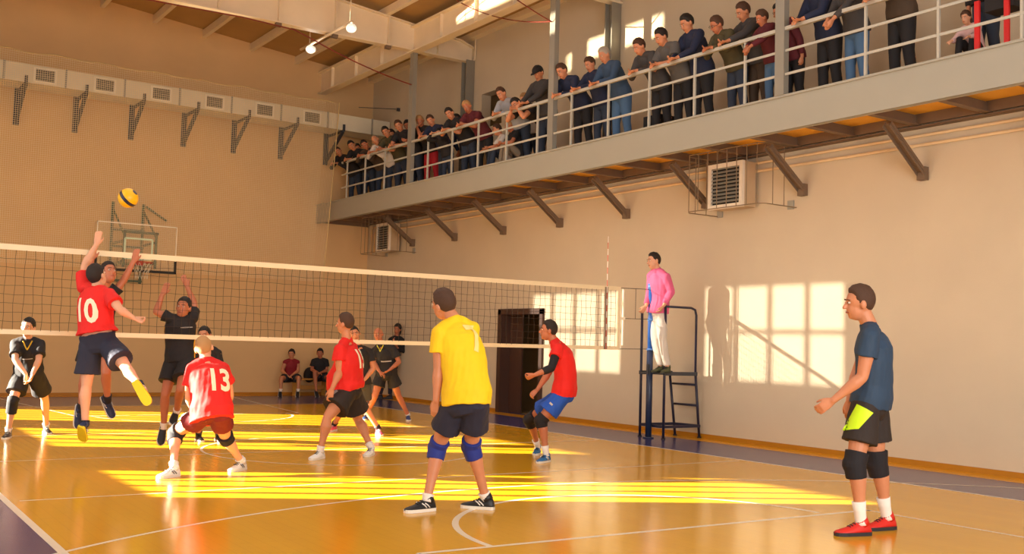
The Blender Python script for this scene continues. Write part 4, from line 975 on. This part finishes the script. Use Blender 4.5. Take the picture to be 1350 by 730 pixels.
# ------------------------------------------------------------------ spectators on the gallery
F0 = 4.822
def spect(label, u, v, hx_=5.15, glasses=False, top='cloth_black', bot='denim_dark', hair=HDB, style='short', skin=0, sleeve=1.85, fx=5.42, arms='rail', look=None, s=None, cap=None, bald=False, kw=None, turn=0, spread=.13, drop=0):
    if arms in ('rail', 'chin'): hx_ -= .12; fx += .1
    r = RAY(u, v); k = (hx_-CAMP.x)/r.x; H = CAMP+r*k
    best = None
    for s_ in ([s] if s else np.linspace(.66, 1.12, 93)):
        hip = V((fx-.03, H.y+turn*.05, F0+.94*s_)); L_ = (H-hip).length; e = abs(L_-.735*s_)
        if best is None or e < best[0]: best = (e, s_, hip)
    _, s_, hip = best
    if look is None: look = V((-2.0, 1.0, 1.6))
    fdir = (look-H).normalized(); fh = V((fdir.x, fdir.y, 0)).normalized()
    fh = (fh+V((-1.2, 0, 0))).normalized(); left = Z.cross(fh)
    J = {'bz': F0}; J['hd'] = H
    ax = (H-hip).normalized()
    nk = hip+ax*.595*s_; C = hip+ax*.535*s_
    J['nk'] = nk; J['hpL'] = hip+left*.09*s_; J['hpR'] = hip-left*.09*s_
    J['shL'] = C+left*.185*s_; J['shR'] = C-left*.185*s_
    for S_, sg in (('L', 1), ('R', -1)):
        sh = J['sh'+S_]
        if arms == 'rail': w_ = V((4.88, H.y+fh.y*.1, 5.96))+left*sg*.06; tpv = w_+V((-.13, 0, -.03))-left*sg*.06
        elif arms == 'wide': w_ = V((4.93, H.y, 5.97))+left*sg*spread*2; tpv = w_+V((-.08, 0, -.12))
        elif arms == 'low': w_ = V((4.78, H.y, 5.75))+left*sg*.05; tpv = w_+V((-.05, 0, -.15))-left*sg*.04
        elif arms == 'chin': w_ = V((4.9, H.y, 5.98))+left*sg*.1 if S_ == 'R' else H+V((-.12, 0, -.16))+left*.05; tpv = (w_+V((-.1, 0, 0)) if S_ == 'R' else H+V((-.05, 0, -.05))+left*.07)
        else: w_ = hip+left*sg*.26*s_+fh*.05-Z*.02; tpv = w_-Z*.17
        a, b = .295*s_, .255*s_; dv = w_-sh; dl = dv.length
        if dl > (a+b)*.985: w_ = sh+dv*((a+b)*.985/dl); tpv = tpv+(sh+dv*((a+b)*.985/dl)-(sh+dv)); dv = w_-sh; dl = dv.length
        x = (a*a-b*b+dl*dl)/(2*dl); hgt = math.sqrt(max(0, a*a-x*x)); n = dv.normalized(); pole = left*sg*.7-Z*.8-fh*.2; pole = (pole-n*pole.dot(n)).normalized()
        J['el'+S_] = sh+n*x+pole*hgt; J['wr'+S_] = w_; J['tp'+S_] = tpv
        ft = V((fx+.02+(.06 if S_ == 'L' else -.04), hip.y, F0))+left*sg*.12*s_
        J['an'+S_] = ft+Z*.095*s_; J['to'+S_] = ft+fh*.2*s_+left*sg*.05; J['kn'+S_] = J['hp'+S_].lerp(J['an'+S_], .5)+fh*.03
    return person(label, J, s_, fdir if not bald else fdir, SK[skin], hair, style, dict(name=('t_shirt' if sleeve < 1 else 'jacket'), mat=MATS[top], sleeve=sleeve, hem=-.02, loose=.020, flare=.0),
                  dict(name='trousers', mat=MATS[bot], len=1.93, loose=.018), (shk, sow), None, (), .0125, simple=True, cap=cap, glasses=glasses, curl=(.6, .6), build=1.08, **(kw or {}))
for n_, c_ in (('denim_dark', '2C3648'), ('denim_blue', '4A6A8E'), ('cloth_dkgrey', '403C3C'), ('cloth_olive', '4A4228'), ('cloth_white', 'D8CEC4'), ('cloth_hoodie', '9A9CA4'), ('cloth_navy2', '1C2440'),
               ('cloth_denimshirt', '344A66'), ('cloth_wine', '5A1620'), ('cloth_trred', 'B01824'), ('cloth_sand', '8A7A66'), ('cloth_pinkish', 'D8B4B4'), ('cloth_brown', '4A3A2C'), ('cloth_tee', '5A5654')):
    M(n_, c_, .8, bump=.15, bscale=25)
S = spect
S('man in black jacket leaning on the rail, farthest along the balcony', 446, 200, 5.1, hair=HB)
S('dark-haired man in black jacket beside the farthest spectator', 464, 192, 5.1, hair=HBK)
S('man in dark clothes left of the man in white on balcony', 481, 191, 5.1, top='cloth_brown', hair=HDB, skin=2)
S('balding man in white shirt leaning on the balcony rail', 495, 185, 5.1, top='cloth_white', hair=HG, style='bald')
S('dark-haired young man in olive top at the far end of balcony', 509, 174, 5.15, top='cloth_olive', sleeve=.6, hair=HBK)
S('man in black t-shirt with bare forearms on the rail left of the far column', 526, 166, 5.15, sleeve=.6, hair=HB)
S('man in black peering out close behind the far balcony column', 538, 166, 5.4, fx=5.75, hair=HDB, arms='down', skin=2)
S('man in red trousers resting his chin in his hand on the rail', 554, 160, 5.28, sleeve=.55, bot='cloth_trred', hair=HL, skin=2, arms='chin')
S('short-haired man in navy sweater right of the far column', 568, 159, 5.2, top='cloth_navy2', hair=HB)
S('small dark-haired boy in black just behind the balcony rail', 579, 175, 5.15, hair=HBK, skin=1, fx=5.2)
S('man in black printed t-shirt leaning over the rail next to the maroon shirt', 593, 150, 5.1, sleeve=.6, hair=HDB)
S('blond man in maroon t-shirt propped on the balcony rail', 616, 141, 5.15, top='cloth_wine', sleeve=.5, bot='cloth_black', hair=HL, skin=2)
S('man in pale grey hooded top with elbows on the rail', 661, 124, 5.1, top='cloth_hoodie', hair=HB, kw={})
S('young man in black bending low with his forearms over the rail', 681, 138, 5.05, sleeve=.5, hair=HBK, fx=5.6)
S('man in dark cap and grey jacket beside the balcony column', 710, 97, 5.38, top='cloth_dkgrey', bot='denim_dark', hair=HDB, cap=cbk)
S('man in navy sweater just right of the capped man\'s column', 741, 94, 5.1, top='cloth_navy2', bot='cloth_black', hair=HB)
S('man in dark sweater between navy sweater and grey-haired man', 778, 85, 5.3, top='cloth_navy2', bot='denim_dark', hair=HB)
S('grey-haired man in blue denim shirt and light jeans', 797, 73, 5.2, top='cloth_denimshirt', bot='denim_blue', hair=HG)
S('man in dark grey shirt and black trousers leaning on hand', 843, 62, 5.1, top='cloth_dkgrey', bot='cloth_black', hair=HB)
S('man in grey t-shirt with forearms crossed on the rail', 872, 49, 5.1, top='cloth_tee', sleeve=.6, bot='cloth_black', hair=HDB)
S('tall young man in hooded navy jacket at the balcony rail', 906, 31, 5.25, top='cloth_navy2', bot='cloth_black', hair=HBK)
g = S('man in glasses and olive brown sweater at the rail', 945, 33, 5.15, top='cloth_olive', bot='denim_dark', hair=HB, skin=2, glasses=True)
S('man in dark jacket with clasped hands left of the maroon zip top', 980, 16, 5.42, fx=5.6, top='cloth_dkgrey', bot='cloth_brown', hair=HB)
S('man in maroon and black zip top leaning far over with hands hanging', 1005, 24, 5.08, top='cloth_wine', bot='denim_blue', hair=HB, skin=2, arms='low', fx=5.38)
S('dark-haired spectator half hidden behind the near balcony column', 1028, 16, 5.35, fx=5.7, top='cloth_wine', bot='cloth_black', hair=HBK, arms='down')
S('man in royal navy jacket right of the near column, head out of frame', 1072, -22, 5.25, top='cloth_navy2', bot='cloth_black', arms='rail')
S('man in grey sweater and blue jeans leaning out, head out of frame', 1112, -28, 5.1, top='cloth_dkgrey', bot='denim_blue', arms='low')
S('spectator in brown sweater and black trousers standing alone at rail', 1170, -60, 5.3, top='cloth_brown', bot='cloth_black', arms='rail')
S('spectator in dark jeans with a black bag at the right frame edge', 1293, -88, 5.45, fx=5.6, top='cloth_black', bot='denim_dark', arms='down', s=.98)
S('spectator in black seen through gaps in the far crowd', 472, 196, 5.55, fx=5.9, hair=HBK, arms='down')
S('spectator in dark clothes behind the olive top', 517, 178, 5.6, fx=5.95, hair=HDB, arms='down')
S('spectator in navy behind the maroon t-shirt', 603, 158, 5.6, fx=5.95, top='cloth_navy2', hair=HDB, arms='down', skin=2)
S('spectator in white standing behind the young man in black', 692, 131, 5.7, fx=5.95, top='cloth_white', hair=HL, arms='down', skin=1)
# seated / crouched on the deck: joints in metres round the hip point
def seated(label, hipw, s, top, bot, hair, sk=0, lean=.25, yaw=0., style='short', sleeve=.6, look=None, shoe=shr, armdir=0, sl='t_shirt', tn='trousers'):
    fh = V((-math.cos(yaw), math.sin(yaw), 0)); left = Z.cross(fh); hip = V(hipw); up = (Z+fh*lean).normalized(); J = {'bz': F0}
    J['hpL'] = hip+left*.09*s; J['hpR'] = hip-left*.09*s; C = hip+up*.5*s; J['nk'] = hip+up*.56*s; J['shL'] = C+left*.17*s; J['shR'] = C-left*.17*s
    J['hd'] = hip+up*.69*s+fh*.06*s
    for S_, sg in (('L', 1), ('R', -1)):
        J['kn'+S_] = J['hp'+S_]+fh*.34*s+Z*.24*s+left*sg*.03; an_ = J['kn'+S_]+fh*.08*s; J['an'+S_] = V((an_.x, an_.y, F0+.095*s)); J['to'+S_] = J['an'+S_]+fh*.2*s
        J['el'+S_] = J['sh'+S_]+fh*.14*s-Z*.22*s+left*sg*.05; J['wr'+S_] = J['el'+S_]+fh*.2*s-Z*.03-left*sg*.08*s; J['tp'+S_] = J['wr'+S_]+fh*.12*s-Z*.05
    return person(label, J, s, look or fh-Z*.3, SK[sk], hair, style, dict(name=sl, mat=MATS[top], sleeve=sleeve, hem=-.04, loose=.02), dict(name=tn, mat=MATS[bot], len=1.93, loose=.012), (shoe, sow), None, (), .012, simple=True)
seated('boy in black t-shirt and grey trousers sitting on the balcony floor, red shoes', (5.5, 4.05, 5.2), .88, 'cloth_black', 'cloth_sand', HL, 2, .3, .2)
seated('person in white top and jeans sitting by the maroon t-shirt', (5.55, 4.55, 5.2), .9, 'cloth_white', 'denim_dark', HB, 0, .3, .3)
seated('child in pale pink hooded top crouching behind the rail', (5.45, -5.75, 5.12), .62, 'cloth_pinkish', 'cloth_black', HB, 1, .45, .0, sleeve=1.85, style='long', sl='hoodie', shoe=shk)
o = MB().box((5.05, -6.45, 5.45), (5.3, -6.1, 5.85)).build('shoulder_bag', cbk, loc=(5.2, -6.3, 5.45)); tag(o, 'black shoulder bag hanging beside the spectator at the right edge', 'bag')
for y, nm in ((-6.02, 'l'), (-6.38, 'r')):
    MB().box((5.02, y-.03, 4.9), (5.05, y+.03, 5.6)).build('strap', M('strap_red', 'D01818', .6), o)
o = MB().box((5.6, .05, 4.823), (5.95, .45, 5.4)).build('speaker_box', cbk, loc=(5.7, .25, 4.823)); tag(o, 'black box standing on the balcony floor behind the grey-haired man', 'box')
